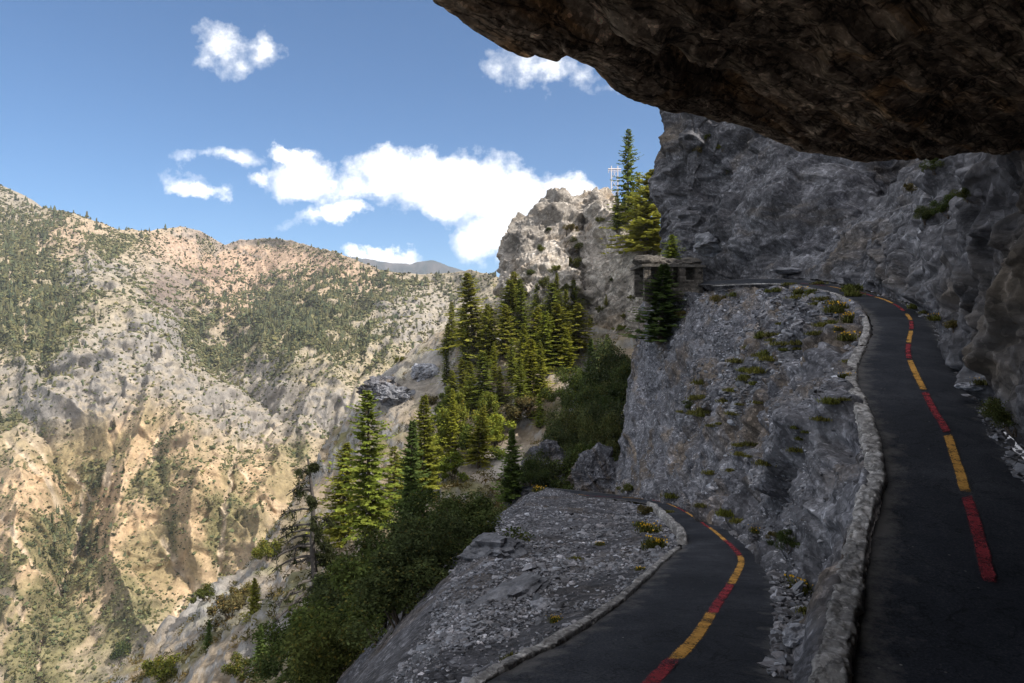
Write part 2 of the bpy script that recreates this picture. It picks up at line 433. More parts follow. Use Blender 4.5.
# ------------------------------------------------------------------ near rock slope between the two reaches
def crag(P, n, amp, s1, s2, seed, strat=.0, sdir=(0, .3, 1), slen=.7):
    q = P + .35 * s1 * np.stack([noise(P / s1, seed + 90), noise(P / s1 + 40, seed + 91), noise(P / s1 + 80, seed + 92)], 1)
    d = amp * (.9 * fbm(q / (s1 * 2.2), 3, seed) + .62 * facet(q / s1, seed + 3) + .26 * facet(q / s2, seed + 4) + .12 * facet(q / (s2 * .42), seed + 8) + .07 * fbm(P / (s2 * .5), 3, seed + 5))
    if strat:
        sd = np.array(sdir, float); sd /= np.linalg.norm(sd)
        c = P @ sd
        w = c / slen + .8 * noise(P / (slen * 6), seed + 6)
        k = np.stack([w, (P @ np.array([.7, -.7, .2])) / (slen * 9), (P @ np.array([.5, .6, -.3])) / (slen * 9)], 1)
        d = d + strat * (fbm(k, 4, seed + 7))
    return d

up_out = [(819, 700, 3.95), (832, 620, 4.75), (852, 530, 6.0), (866, 470, 7.45), (858, 415, 9.55), (846, 378, 12.1), (858, 340, 15.9), (862, 322, 18.5), (850, 306, 21.8), (826, 294, 25.2), (800, 288, 29), (768, 286, 35), (728, 288, 42), (694, 292, 50), (664, 296, 55), (646, 302, 60), (650, 298, 76)]
lo_in = [(806, 700, 4.05), (800, 640, 5.3), (797, 610, 6.7), (782, 576, 9.1), (762, 553, 11.7), (738, 538, 14.6), (716, 523, 19.2), (706, 516, 22.5), (692, 510, 27), (672, 505.5, 32), (655, 501, 37.5), (642, 499, 42), (628, 497, 45.5), (622, 495, 48), (616, 486, 52), (622, 462, 62), (630, 440, 76)]
A = np.array([at(*p) for p in up_out]); B = np.array([at(*p) for p in lo_in])
rows = []
for k, t in enumerate((0, .08, .25, .45, .65, .85, 1.0)):
    r = A * (1 - t) + B * t
    bulge = np.array([0, .5, 1.1, .95, .4, 0, 0][k])
    along = np.linspace(0, 1, len(A))
    h = np.linalg.norm(A - B, axis=1) * .05 * (1 - .85 * along)
    r[:, 2] += bulge * h * .7
    r[:, 0] -= bulge * h * 1.2
    rows.append(r)
rows.append(B + np.array([-.1, .0, -.6]))
rows = [A + np.array([.35, .1, -.25])] + rows
def d_slope(P, n):
    rd = np.linalg.norm(P[:, :2], axis=1); fade = np.clip((rd - 3.0) / 12, .12, 1) * np.clip(1.5 - rd / 60, .6, 1)
    return crag(P, n, .75, 3.2, .8, 21, strat=.55, sdir=(.75, -.25, .62), slen=.7) * fade
# bare rock: keep base and top rims quiet so the kerb and path stay flush
Gs0 = cr(cr(np.array(rows), 420, 0), 900, 1)
def slope_disp(P, n):
    g = np.linspace(0, 1, 420); rim = sstep(.0, .22, g) * sstep(1.0, .85, g)
    return (d_slope(P, n).reshape(420, 900) * (.12 + .88 * rim)[:, None]).ravel()
G_slope, s = loft(np.array(rows), 420, 900, slope_disp, toward=(-10, 5, 10))
slope = grid_obj('rock_slope', G_slope, s, M_slope); tag(slope, 'grey rock slope between the upper and lower path', kind='structure')

# ------------------------------------------------------------------ scree below the lower path
S0 = np.array([at(*p) for p in ((330, 760, 5.0), (405, 683, 6.2), (442, 622, 9), (466, 575, 12.5), (473, 548, 17), (492, 523, 25), (520, 503, 34), (545, 493.5, 44), (535, 492, 54), (505, 492, 64))])
E0 = np.array([at(*p) for p in ((440, 720, 3.9), (478, 684, 4.28), (558, 641, 5.4), (618, 601, 7.2), (663, 561, 10.7), (679, 546, 13.2), (664, 521, 21), (646, 505.5, 33), (572, 497, 47), (533, 492.5, 53))])
E0[:, 2] -= .02
Srows = [E0 + np.array([.5, 0, -.15]), E0, E0 * .66 + S0 * .34 + np.array([0, 0, -.08]), E0 * .33 + S0 * .67 + np.array([0, 0, .06]), S0, S0 + np.array([-1.3, .6, -1.2]), S0 + np.array([-4.5, 2.0, -5.2]), S0 + np.array([-11, 4.0, -13])]
def d_scree(P, n):
    return .16 * fbm(P / 2.6, 4, 41) + .025 * facet(P / .4, 42) + .015 * facet(P / .15, 43)
def scree_disp(P, n):
    g = np.linspace(0, 1, 360); rim = .1 + .9 * sstep(.14, .3, g)
    far = np.clip(P[:, 1] / 14, .4, 2.2)
    return ((d_scree(P, n) * far).reshape(360, 600) * rim[:, None]).ravel()
G_scree, s = loft(np.array(Srows), 360, 600, scree_disp, toward=(0, 0, 40))
scree = grid_obj('scree_slope', G_scree, s, M_scree); tag(scree, 'loose grey scree slope below the lower path', kind='structure')

# ------------------------------------------------------------------ cliffs
cb = [  # back cliff: columns, base -> crest
    [(715, 300, 84), (712, 275, 84), (710, 250, 84), (712, 230, 83), (725, 222, 82)],
    [(668, 275, 76), (664, 235, 76), (659, 175, 76), (668, 118, 75), (690, 60, 78)],
    [(684, 285, 63), (680, 245, 64), (682, 180, 65), (690, 115, 66), (705, 40, 72)],
    [(712, 288, 54), (712, 245, 57), (718, 180, 60), (724, 110, 62), (735, 20, 68)],
    [(752, 285, 46), (750, 250, 50), (757, 180, 54), (765, 100, 57), (775, 0, 63)],
    [(795, 284, 38), (792, 255, 43), (800, 190, 48), (806, 100, 52), (818, -20, 60)],
    [(840, 282, 34), (845, 240, 40), (850, 180, 45), (856, 90, 50), (870, -40, 58)],
    [(900, 282, 36), (905, 230, 42), (910, 170, 46), (915, 80, 50), (930, -60, 58)],
    [(990, 282, 38), (990, 230, 44), (990, 170, 48), (990, 80, 50), (1000, -60, 58)]]
cb = np.array([[at(*p) for p in c] for c in cb]).transpose(1, 0, 2)
cb[:, 0] *= .89; cb[:, 1] *= .89; cb[:, 2] *= .93
def d_back(P, n):
    return crag(P, n, 2.6, 9.0, 3.0, 61, strat=1.1, sdir=(.55, .1, .8), slen=1.6)
G_back, s = loft(cb, 480, 760, d_back, toward=(0, 0, 5))
tag(grid_obj('back_cliff', G_back, s, M_cliff), 'tall grey cliff rising behind the stone hut', kind='structure')

crr = [
    [(780, 277, 43), (784, 274, 44), (792, 270, 45), (797, 267, 46), (815, 264, 52)],
    [(824, 280.5, 35.5), (826, 274, 36.5), (828, 266, 38), (834, 254, 40), (858, 246, 50)],
    [(866, 290, 28.6), (862, 270, 30), (862, 253, 31.5), (864, 226, 34), (886, 218, 47)],
    [(892, 297.5, 25), (888, 268, 26), (888, 232, 27), (900, 186, 30), (925, 170, 44)],
    [(914, 306, 21.3), (913, 268, 22.3), (924, 208, 24.5), (942, 146, 28), (975, 120, 42)],
    [(940, 324, 18.2), (940, 268, 19.2), (954, 192, 21.5), (985, 105, 26), (1020, 60, 38)],
    [(958, 350, 15.2), (955, 285, 16.2), (975, 195, 18), (1025, 70, 23), (1060, 0, 34)],
    [(975, 378, 12.3), (966, 330, 13), (985, 240, 14), (1005, 100, 15.5), (1080, -60, 30)],
    [(1002, 420, 9.8), (992, 340, 10.4), (988, 240, 10.8), (992, 130, 11.2), (1100, -150, 26)],
    [(1040, 470, 7.9), (1030, 360, 8.6), (1022, 250, 9.0), (1020, 120, 9.4), (1150, -300, 22)],
    [(1110, 540, 6.0), (1100, 380, 6.9), (1090, 240, 7.3), (1080, 60, 7.5), (1300, -500, 18)],
    [(1360, 683, 4.1), (1340, 430, 4.9), (1330, 200, 5.2), (1320, -50, 5.3), (1700, -1200, 12)]]
crr = np.array([[at(*p) for p in c] for c in crr])
crr = np.concatenate([crr, np.array([[[5.1, 2.0, -2.2], [5.5, 2.0, -.3], [5.6, 2, 1.2], [5.6, 2, 3], [14, 2, 14]], [[4.6, -.5, -2.1], [5.2, -.6, -.3], [5.3, -.6, 1.2], [5.4, -.6, 3], [13, -4, 14]], [[3.2, -2.9, -2.1], [3.6, -3.4, -.2], [3.8, -3.6, 1.2], [4.0, -3.8, 3], [9, -10, 14]]])]).transpose(1, 0, 2)
def d_right(P, n):
    sc = np.clip(np.linalg.norm(P[:, :2], axis=1) / 22, .3, 1.0)
    base = crag(P, n, 1.0, 3.4, 1.1, 81, strat=.35, sdir=(.5, .15, .85), slen=.6)
    near = np.clip(1.5 - np.linalg.norm(P[:, :2], axis=1) / 14, 0, 1)
    return base * sc + near * crag(P, n, .42, 1.3, .42, 91, strat=.16, sdir=(.8, .15, .5), slen=.25)
def right_disp(P, n):
    g = np.linspace(0, 1, 420); rim = .1 + .9 * sstep(.0, .12, g)
    return (d_right(P, n).reshape(420, 900) * rim[:, None]).ravel()
G_right, s = loft(crr, 420, 900, right_disp, toward=(0, 6, 6))
tag(grid_obj('right_cliff', G_right, s, M_cliff), 'grey cliff face standing over the upper path', kind='structure')

# overhang: profile from the rock wall behind, over the trail, to the lip and up its outer face
lip = [(300, -260, 3.4), (380, -70, 3.8), (432, 0, 4.0), (470, 20, 4.2), (520, 43, 4.5), (580, 64, 4.9), (622, 91, 5.3), (655, 106, 5.7), (700, 114, 6.2), (745, 126, 6.7), (800, 142, 7.3), (880, 158, 8.0), (940, 152, 8.6), (985, 149, 9.2), (1040, 150, 9.2), (1150, 150, 9.0)]
lip = np.array([at(*p) for p in lip])
nl = len(lip)
uu = np.linspace(0, 1, nl)[:, None]
back = np.stack([-3.5 + 11 * uu[:, 0], -4.5 + 8 * uu[:, 0] ** 1.4, np.full(nl, 1.1)], 1)
ov = [back + np.array([.3, -.3, -3.4]), back, back * .72 + lip * .28 + np.array([0, 0, .12]), back * .42 + lip * .58 + np.array([0, 0, .05]), back * .2 + lip * .8, back * .07 + lip * .93 + np.array([0, 0, .01]), lip,
      lip + np.array([.05, .25, .35]), lip + np.array([.3, .3, 1.4]), lip + np.array([2.5, -.2, 5.0]), lip + np.array([9, -1.5, 13])]
def d_over(P, n):
    d = crag(P, n, .16, 1.0, .30, 101, strat=.12, sdir=(.5, -.62, .55), slen=.14)
    # a dark recessed ledge runs under the roof, parallel to the lip
    rw = np.repeat(np.arange(460)[:, None], 760, 1).ravel(); cw = np.repeat(np.arange(760)[None], 460, 0).ravel()
    e_ = rw - 214 + 16 * fbm(P * .5, 3, 109)
    led = np.exp(-(np.abs(e_) / 12) ** 3) * sstep(120, 200, cw) * sstep(470, 380, cw)
    led2 = np.exp(-(np.abs(rw - 236 + 9 * fbm(P * .6, 3, 110)) / 5) ** 3) * sstep(420, 470, cw) * sstep(650, 600, cw)
    calm = 1 - .62 * np.exp(-((rw - 276) / 45.0) ** 2)
    return d * calm - .30 * led - .14 * led2 + .04 * calm * ridged(P * 2.2, 3, 107)
G_over, s = loft(np.array(ov), 460, 760, d_over, toward=(0, 4, 0))
# a dark recessed ledge running under the roof, parallel to the lip
tag(grid_obj('rock_overhang', G_over, s, M_over), 'dark brown rock overhang roofing the trail', kind='structure')

# the mountain mass the cliffs belong to: carries the crest that shades the trail
SUN_AZ, SUN_EL = 117.0, 46.0     # degrees clockwise from the view direction, elevation
_a, _e = rad(SUN_AZ), rad(SUN_EL)
sunv = np.array([math.cos(_e) * math.sin(_a), math.cos(_e) * math.cos(_a), math.sin(_e)])
edge_pts = [at(617, 245, 112), at(585, 355, 105), at(556, 405, 94), at(512, 456, 80), at(450, 500, 62), at(385, 560, 50), at(330, 590, 52), at(290, 640, 52), at(240, 683, 52)]
crest = np.array([p + sunv * ((31 - p[0]) / sunv[0]) for p in edge_pts])
crest = np.concatenate([[[33, 119, 2], [32, 112, 16]], crest])
crest = np.concatenate([crest, crest[-1:] + np.array([[-2, -30, 3], [-6, -70, 6]])])
mm = [crest + np.array([-7, 0, -30]), crest + np.array([-4.5, 0, -12]), crest + np.array([-1.5, 0, -3]), crest, crest + np.array([12, 0, 3]), crest + np.array([45, 0, -12]), crest + np.array([120, 0, -70])]
G_mass, s = loft(np.array(mm), 160, 300, lambda P, n: crag(P, n, 2.0, 9, 3, 121), toward=(-60, 30, 60))
tag(grid_obj('upper_mountain', G_mass, s, M_cliff), 'rocky mountain side above the trail', kind='structure')

# ------------------------------------------------------------------ pale spur rock
sp = [
    [(512, 330, 150), (510, 290, 150), (508, 262, 150), (510, 250, 148), (520, 245, 150)],
    [(500, 318, 114), (502, 288, 113), (506, 262, 115), (511, 243, 121), (518, 236, 134)],
    [(518, 325, 107), (518, 292, 107), (519, 258, 110), (523, 226, 118), (530, 222, 131)],
    [(535, 330, 103), (534, 292, 105), (536, 250, 110), (541, 211, 119), (548, 207, 131)],
    [(552, 335, 102), (551, 292, 104), (553, 245, 110), (558, 204, 120), (562, 202, 131)],
    [(570, 340, 101), (570, 292, 104), (572, 240, 112), (575, 203, 121), (578, 199, 131)],
    [(584, 345, 103), (584, 300, 108), (586, 250, 115), (587, 194, 122), (590, 191, 132)],
    [(598, 345, 99), (598, 300, 102), (600, 245, 107), (600, 196, 117), (604, 194, 128)],
    [(612, 345, 97), (612, 300, 100), (613, 245, 105), (613, 203, 115), (616, 201, 126)],
    [(628, 340, 94), (628, 300, 97), (629, 260, 101), (630, 212, 111), (632, 209, 122)],
    [(645, 335, 88), (646, 300, 90), (647, 268, 94), (650, 246, 102), (652, 238, 118)],
    [(668, 330, 80), (668, 305, 82), (668, 285, 88), (672, 262, 98), (674, 252, 116)],
    [(695, 330, 76), (695, 305, 78), (695, 285, 86), (700, 270, 98), (704, 262, 116)]]
sp = np.array([[at(*p) for p in c] for c in sp]) * 1.2
sp = np.concatenate([sp, sp[:, -1:, :] + np.array([2, 16, -8.0]), sp[:, -1:, :] + np.array([4, 40, -34.0])], 1).transpose(1, 0, 2)
def d_spur(P, n):
    return crag(P, n, 3.1, 8.5, 3.0, 141, strat=.8, sdir=(-.5, .2, .8), slen=1.2) + .4 * facet(P / 1.3, 149)
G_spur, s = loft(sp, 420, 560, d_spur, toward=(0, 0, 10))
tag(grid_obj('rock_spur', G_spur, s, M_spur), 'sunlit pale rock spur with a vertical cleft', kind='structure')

# ------------------------------------------------------------------ hillside below the trail (thin-plate surface through surveyed points)
HP = [at(*p) for p in (
    (300, 683, 24), (250, 690, 40), (315, 622, 42), (372, 545, 56), (330, 560, 60), (415, 545, 50), (440, 492, 70), (480, 500, 62),
    (470, 480, 82), (500, 462, 84), (530, 430, 92), (545, 405, 97), (560, 440, 80), (590, 380, 104), (600, 320, 124), (570, 342, 122), (620, 318, 118),
    (540, 334, 122), (515, 334, 124), (500, 360, 112), (470, 345, 122), (435, 345, 130), (410, 352, 134), (430, 385, 122), (405, 395, 120), (388, 382, 126), (460, 410, 108), (450, 440, 96),
    (372, 396, 124), (350, 450, 118), (310, 515, 100), (300, 560, 80), (255, 566, 92), (270, 610, 72), (195, 606, 86), (135, 655, 80), (200, 660, 66), (95, 700, 76), (160, 700, 66), (230, 640, 64), (285, 640, 52))]
HP += [np.array(p) for p in ((-4.5, 8, -8.5), (-9, 14, -14), (-5, 16, -10), (-1.5, 22, -9.6), (0, 32, -11.5), (-2, 42, -13), (1, 52, -14), (-16, 25, -21), (-22, 12, -28), (-6, 0, -9),
    (2, 6, -4.6), (3, 12, -6.5), (6, 22, -9), (8, 34, -12), (8, 46, -14), (4, 58, -14.5), (10, 60, -12), (14, 75, -6), (14, 12, -5), (20, 30, -5), (25, 60, 0), (3, -5, -4), (15, -10, -4), (30, 110, 8), (45, 150, 14), (20, 160, 12), (0, 170, 6), (40, 220, 5),
    (-25, 175, -22), (-60, 185, -70), (-75, 160, -85), (-40, 170, -38), (-62, 135, -66), (-85, 110, -95), (-95, 85, -105), (-80, 60, -85), (-60, 30, -70), (-70, 0, -80), (-35, 5, -40), (-120, 220, -150), (-150, 120, -165), (-140, 40, -150), (-60, 260, -110), (0, 260, -50))]
HP = np.array(HP)
def tps(P, Q):
    d2 = ((P[:, None, :2] - Q[None, :, :2]) / 60.0) ** 2
    d2 = d2.sum(2)
    return .5 * d2 * np.log(d2 + 1e-12)
nH = len(HP)
K = tps(HP, HP) + np.eye(nH) * 2e-4
Pm = np.concatenate([np.ones((nH, 1)), HP[:, :2] / 60], 1)
sol = np.linalg.solve(np.block([[K, Pm], [Pm.T, np.zeros((3, 3))]]), np.concatenate([HP[:, 2], np.zeros(3)]))
def hill_z(XY):
    z = np.empty(len(XY))
    for i in range(0, len(XY), 50000):
        q = XY[i:i + 50000]
        q3 = np.concatenate([q, np.zeros((len(q), 1))], 1)
        z[i:i + 50000] = tps(q3, HP) @ sol[:nH] + np.concatenate([np.ones((len(q), 1)), q / 60], 1) @ sol[nH:]
    return z
na, nr = 640, 620
th = np.radians(np.linspace(-78, 32, na)); rr = np.exp(np.linspace(math.log(5.0), math.log(270), nr))
TH, RR = np.meshgrid(th, rr, indexing='ij')
GX = np.stack([RR * np.sin(TH), RR * np.cos(TH)], -1).reshape(-1, 2)
GH = np.concatenate([GX, hill_z(GX)[:, None]], 1).reshape(na, nr, 3)
nh = gnormals(GH)
if nh[:, :, 2].mean() < 0: nh = -nh
Ph = GH.reshape(-1, 3)
sc = np.clip(RR.ravel() / 70, .12, 1.0)
dh = sc * (1.9 * fbm(Ph / 16, 4, 161) + .9 * facet(Ph / 7, 165) + .45 * facet(Ph / 2.4, 166) + .26 * facet(Ph / 1.1, 168) + .2 * fbm(Ph / 1.2, 3, 167))
ppx = 512 + F * Ph[:, 0] / Ph[:, 1].clip(1); ppy = 341.5 - F * Ph[:, 2] / Ph[:, 1].clip(1)
# talus patches are smooth; rib edges are rougher
def zone(x, y, cx, cy, rx, ry): return np.exp(-(((x - cx) / rx) ** 2 + ((y - cy) / ry) ** 2) * 1.2)
tal = np.clip(zone(ppx, ppy, 425, 372, 30, 32) + zone(ppx, ppy, 610, 292, 30, 14) + zone(ppx, ppy, 505, 465, 50, 22), 0, 1)
rib = np.clip(zone(ppx, ppy, 385, 395, 26, 28) + zone(ppx, ppy, 200, 600, 80, 40) + zone(ppx, ppy, 590, 390, 25, 60), 0, 1)
dh = dh * (1 - .8 * tal) + rib * sc * 1.6 * facet(Ph / 5, 171)
GHd = (Ph + nh.reshape(-1, 3) * dh[:, None]).reshape(na, nr, 3)
nh2 = gnormals(GHd); nh2 = nh2 if nh2[:, :, 2].mean() > 0 else -nh2
steep = 1 - nh2[:, :, 2].ravel()
soil = np.array([.235, .185, .13]); grey = np.array([.27, .255, .24]); pale = np.array([.36, .325, .29]); grass = np.array([.16, .145, .065])
v = fbm(Ph / 9, 5, 181); v2 = fbm(Ph / 3.5, 4, 185)
cH = soil[None] * np.ones((len(Ph), 1))
def lay(c, w, k): return c * (1 - w[:, None]) + k[None] * w[:, None]
cH = lay(cH, sstep(-.1, .35, v), grass)
cH = lay(cH, sstep(.28, .55, steep + .25 * v2), grey)
cH = lay(cH, np.clip(tal * 1.1 * (.8 + .4 * v2), 0, 1), pale)
cH = lay(cH, np.clip(rib * .9, 0, 1), grey)
hill = grid_obj('hillside', GHd, 1, M_hill, cH); tag(hill, 'steep rocky hillside falling away below the trail', kind='structure')
if hill.data.polygons[5000].normal.z < 0: hill.data.flip_normals()

# ------------------------------------------------------------------ far mountains across the canyon
rid_x = [-200, -60, 0, 20, 40, 80, 120, 150, 165, 180, 200, 215, 225, 240, 262, 290, 315, 335, 352, 365, 400, 440, 470, 500, 540, 640, 720]
rid_y = [100, 163, 185, 196, 208, 216, 229, 231, 229, 227, 231, 239, 244, 240, 238, 241, 248, 253, 259, 263, 271, 272, 268, 276, 290, 310, 330]
nx, ny = 1000, 560
gx = np.linspace(-190, 700, nx); gt = np.linspace(0, 1, ny)
rpy = np.interp(gx, rid_x, rid_y)
PX = np.repeat(gx[:, None], ny, 1); PY = rpy[:, None] + (760 - rpy[:, None]) * gt[None] ** 1.0
Y = 411 / (.577 + (PY - 341.5) / F)
kf = 1 + .32 * zone(PX, PY, 260, 262, 130, 60) + .12 * zone(PX, PY, 440, 290, 60, 40) + .15 * zone(PX, PY, 215, 330, 60, 60) - .08 * zone(PX, PY, 90, 380, 90, 60) - .10 * zone(PX, PY, 200, 470, 60, 80) + .06 * zone(PX, PY, 80, 520, 30, 110) - .05 * zone(PX, PY, 20, 560, 40, 120)
Y = Y * kf
Pf = np.stack([(PX - 512) / F * Y, Y, (341.5 - PY) / F * Y], -1).reshape(-1, 3)
w = 60 * np.stack([noise(Pf / 180, 201), noise(Pf / 180 + 31, 202), noise(Pf / 180 + 63, 203)], 1)
q = Pf + w
slopeaxis = q[:, 2] * 1.2 + q[:, 1] * .6
qa = np.stack([q[:, 0] / 130 + q[:, 1] / 420, slopeaxis / 420, q[:, 1] * 0 + 3.3], 1)
rb = ridged(qa, 4, 211, .5)
qb = np.stack([q[:, 0] / 48 - q[:, 1] / 160, slopeaxis / 150, q[:, 1] / 400], 1)
rb2 = ridged(qb, 4, 221, .55)
fad = (.25 + .75 * sstep(0, .12, np.repeat(gt[None], nx, 0).ravel()))
cragf = facet(q / 38, 231) * .5 + facet(q / 15, 232) * .35 + facet(q / 6, 233) * .10
pxf, pyf = PX.ravel(), PY.ravel()
nz1 = fbm(Pf / 60, 5, 241); nz2 = fbm(Pf / 22, 5, 245); nz3 = fbm(Pf / 150, 4, 249)
def Z(*a): return zone(pxf + 22 * nz1 + 9 * nz2, pyf + 16 * nz3 + 8 * nz2, *a)
grock = np.clip(1.2 * (Z(-110, 420, 70, 40) + Z(60, 395, 70, 32) + Z(130, 360, 70, 40) + Z(95, 275, 45, 25) + Z(215, 400, 40, 25) + Z(275, 408, 65, 22) + Z(420, 310, 70, 40) + Z(330, 425, 60, 16) + Z(250, 375, 40, 20) + .7 * Z(15, 200, 40, 30) + .8 * Z(170, 300, 30, 60)), 0, 1)
pink = np.clip(1.2 * (Z(190, 246, 50, 22) + Z(255, 262, 70, 24) + Z(330, 275, 60, 20) + .6 * Z(60, 235, 50, 22) + Z(225, 290, 35, 30)), 0, 1)
tan = np.clip(1.1 * (Z(-80, 600, 100, 120) + Z(230, 480, 80, 55) + Z(120, 460, 60, 60) + Z(160, 560, 110, 60) + Z(40, 520, 60, 90)), 0, 1)
disp = fad * (64 * (rb - .55) * (1 - .45 * np.clip(tan, 0, 1)) + 20 * (rb2 - .55) * (1 - .6 * np.clip(tan, 0, 1))) + cragf * (8 + 18 * np.clip(grock + .8 * pink, 0, 1) + 5 * np.clip(tan, 0, 1)) * fad + 4 * nz2
def line_dist(pts):
    best = np.full(len(pxf), 1e9)
    xx = pxf + 9 * nz2 + 12 * nz1; yy = pyf + 9 * nz3 + 5 * nz2
    for (x0, y0), (x1, y1) in zip(pts[:-1], pts[1:]):
        t_ = np.clip(((xx - x0) * (x1 - x0) + (yy - y0) * (y1 - y0)) / ((x1 - x0) ** 2 + (y1 - y0) ** 2), 0, 1)
        best = np.minimum(best, np.hypot(xx - x0 - t_ * (x1 - x0), yy - y0 - t_ * (y1 - y0)))
    return best
gully = np.zeros(len(pxf))
for pts, hgt, wd in (([(60, 205), (95, 280), (150, 340), (230, 390)], 34, 15), ([(335, 255), (305, 330), (345, 400)], 30, 15), ([(155, 392), (122, 470), (112, 560), (150, 650)], 30, 14), ([(168, 392), (204, 470), (192, 560)], 24, 12), ([(300, 430), (262, 500), (250, 570)], 26, 12), ([(20, 470), (12, 570)], 22, 12), ([(182, 232), (205, 290), (240, 330)], 26, 13), ([(0, 330), (30, 380), (85, 420)], 24, 12), ([(262, 242), (285, 290)], 20, 11), ([(430, 275), (400, 340), (370, 400)], 26, 13),
                     ([(212, 240), (180, 300), (215, 352), (270, 402), (335, 440)], -34, 13), ([(40, 425), (75, 520), (46, 620), (40, 690)], -32, 14), ([(235, 450), (222, 570)], -20, 10), ([(110, 455), (84, 520), (60, 590)], -22, 10), ([(292, 296), (275, 345), (240, 400)], -24, 11), ([(30, 225), (60, 300), (40, 370)], -26, 12), ([(160, 440), (178, 560), (196, 590)], -18, 9), ([(100, 225), (130, 280), (190, 330)], -20, 11), ([(380, 280), (350, 350)], -20, 11)):
    e_ = np.exp(-line_dist(pts) / wd)
    disp += .72 * hgt * e_ * fad
    if hgt < 0: gully = np.maximum(gully, e_)
disp = soft(disp, nx, ny, 1)
dirv = Pf / np.linalg.norm(Pf, axis=1, keepdims=True)
Pfd = Pf + (-dirv * .62 + np.array([0, 0, .38])) * disp[:, None]
# carved debris chutes
def chute(pts, wd):
    best = np.full(len(pxf), 1e9)
    xx = pxf + 5 * nz2 + 3 * fbm(Pf / 9, 3, 261); yy = pyf + 3 * nz1
    for (x0, y0), (x1, y1) in zip(pts[:-1], pts[1:]):
        t = np.clip(((xx - x0) * (x1 - x0) + (yy - y0) * (y1 - y0)) / ((x1 - x0) ** 2 + (y1 - y0) ** 2), 0, 1)
        best = np.minimum(best, np.hypot(xx - x0 - t * (x1 - x0), yy - y0 - t * (y1 - y0)))
    return sstep(wd * .9, wd * .1, best)
ch = np.zeros(len(pxf))
for pts, wd in (([(236, 452), (228, 490), (224, 530), (219, 566)], 4.5), ([(164, 542), (178, 562), (196, 580)], 6), ([(232, 455), (248, 480)], 3), ([(110, 470), (106, 490)], 7), ([(82, 495), (80, 530), (72, 560), (56, 582)], 5), ([(0, 528), (18, 550), (38, 572)], 6),
                ([(42, 632), (40, 660), (38, 700)], 4), ([(8, 440), (40, 470), (60, 510)], 5), ([(20, 430), (48, 455)], 4), ([(40, 240), (34, 290), (24, 320), (24, 360), (0, 372)], 3), ([(2, 240), (10, 275), (22, 300)], 3), ([(0, 590), (20, 620)], 6), ([(288, 300), (280, 350)], 2.5), ([(300, 400), (265, 430)], 3), ([(160, 430), (150, 470)], 3.5), ([(70, 470), (95, 500)], 4), ([(185, 590), (160, 640)], 4)):
    ch = np.maximum(ch, chute(pts, wd))
ch *= sstep(-.5, .1, nz2 + .3)
Pfd[:, 2] -= 2.5 * ch
GF = Pfd.reshape(nx, ny, 3)
nf = gnormals(GF); nf = nf if nf[:, :, 2].mean() > 0 else -nf
steepf = 1 - nf[:, :, 2].ravel()
c_tan = np.array([.43, .30, .18]); c_grey = np.array([.245, .22, .195]); c_pink = np.array([.40, .27, .19]); c_ol = np.array([.155, .14, .062]); c_pale = np.array([.46, .365, .26]); c_brown = np.array([.15, .105, .085])
cF = np.ones((len(pxf), 1)) * np.array([.30, .245, .165])[None]
cF = lay(cF, tan, c_tan); cF = lay(cF, np.clip(grock * (.6 + .7 * sstep(.25, .6, steepf + .2 * nz2)), 0, 1), c_grey); cF = lay(cF, np.clip(pink * (.8 + .4 * nz2), 0, 1), c_pink)
cF = lay(cF, .6 * sstep(.5, .8, steepf + .15 * nz1) * (1 - tan), c_grey)
green = np.clip(1.1 * (.8 * Z(-90, 320, 70, 140) + .6 * Z(-120, 560, 90, 120) + Z(15, 270, 45, 60) + .9 * Z(40, 330, 50, 50) + Z(310, 330, 90, 42) + Z(400, 285, 70, 14) + .9 * Z(20, 610, 60, 70) + .8 * Z(60, 560, 30, 60) + .35 * Z(150, 480, 60, 30) + .7 * Z(20, 415, 40, 14) + .55 * Z(150, 250, 110, 14) + .8 * Z(200, 330, 50, 22) + .25 * Z(130, 500, 30, 40) + .35 * Z(250, 500, 14, 30) + .6 * Z(300, 290, 80, 22) + .7 * Z(110, 620, 60, 40)), 0, 1)
green = np.clip(green + .45 * gully, 0, 1)
vegd = np.clip(green * (.62 + .95 * nz2 + .4 * nz1) + .20 + .38 * nz1 + .34 * nz2 + .10 * tan, 0, 1) * (1 - .85 * ch)
vegd *= (1 - .55 * np.clip(pink, 0, 1)) * (1 - .62 * grock) * (1 - .30 * tan)
mot = fbm(np.stack([q[:, 0] / 30, slopeaxis / 75, q[:, 1] / 75], 1), 5, 291)
cF = lay(cF, np.clip(sstep(-.05, .35, mot) * .75 * np.clip(tan + .25 - pink - .8 * grock, 0, 1), 0, 1), np.array([.205, .165, .082]))
cF = lay(cF, np.clip(sstep(.25, .5, -mot) * .5 * np.clip(tan, 0, 1), 0, 1), np.array([.44, .33, .22]))
cF = lay(cF, np.clip(sstep(.30, .60, vegd) * .8, 0, 1), c_ol)
cF = lay(cF, np.clip(1.0 * (Z(165, 292, 24, 17) + Z(212, 272, 18, 10)), 0, .75), c_brown)
cF = lay(cF, np.clip(ch, 0, 1) * .9, c_pale)
cF *= (1.06 + .20 * fbm(Pf / 5, 3, 271))[:, None]
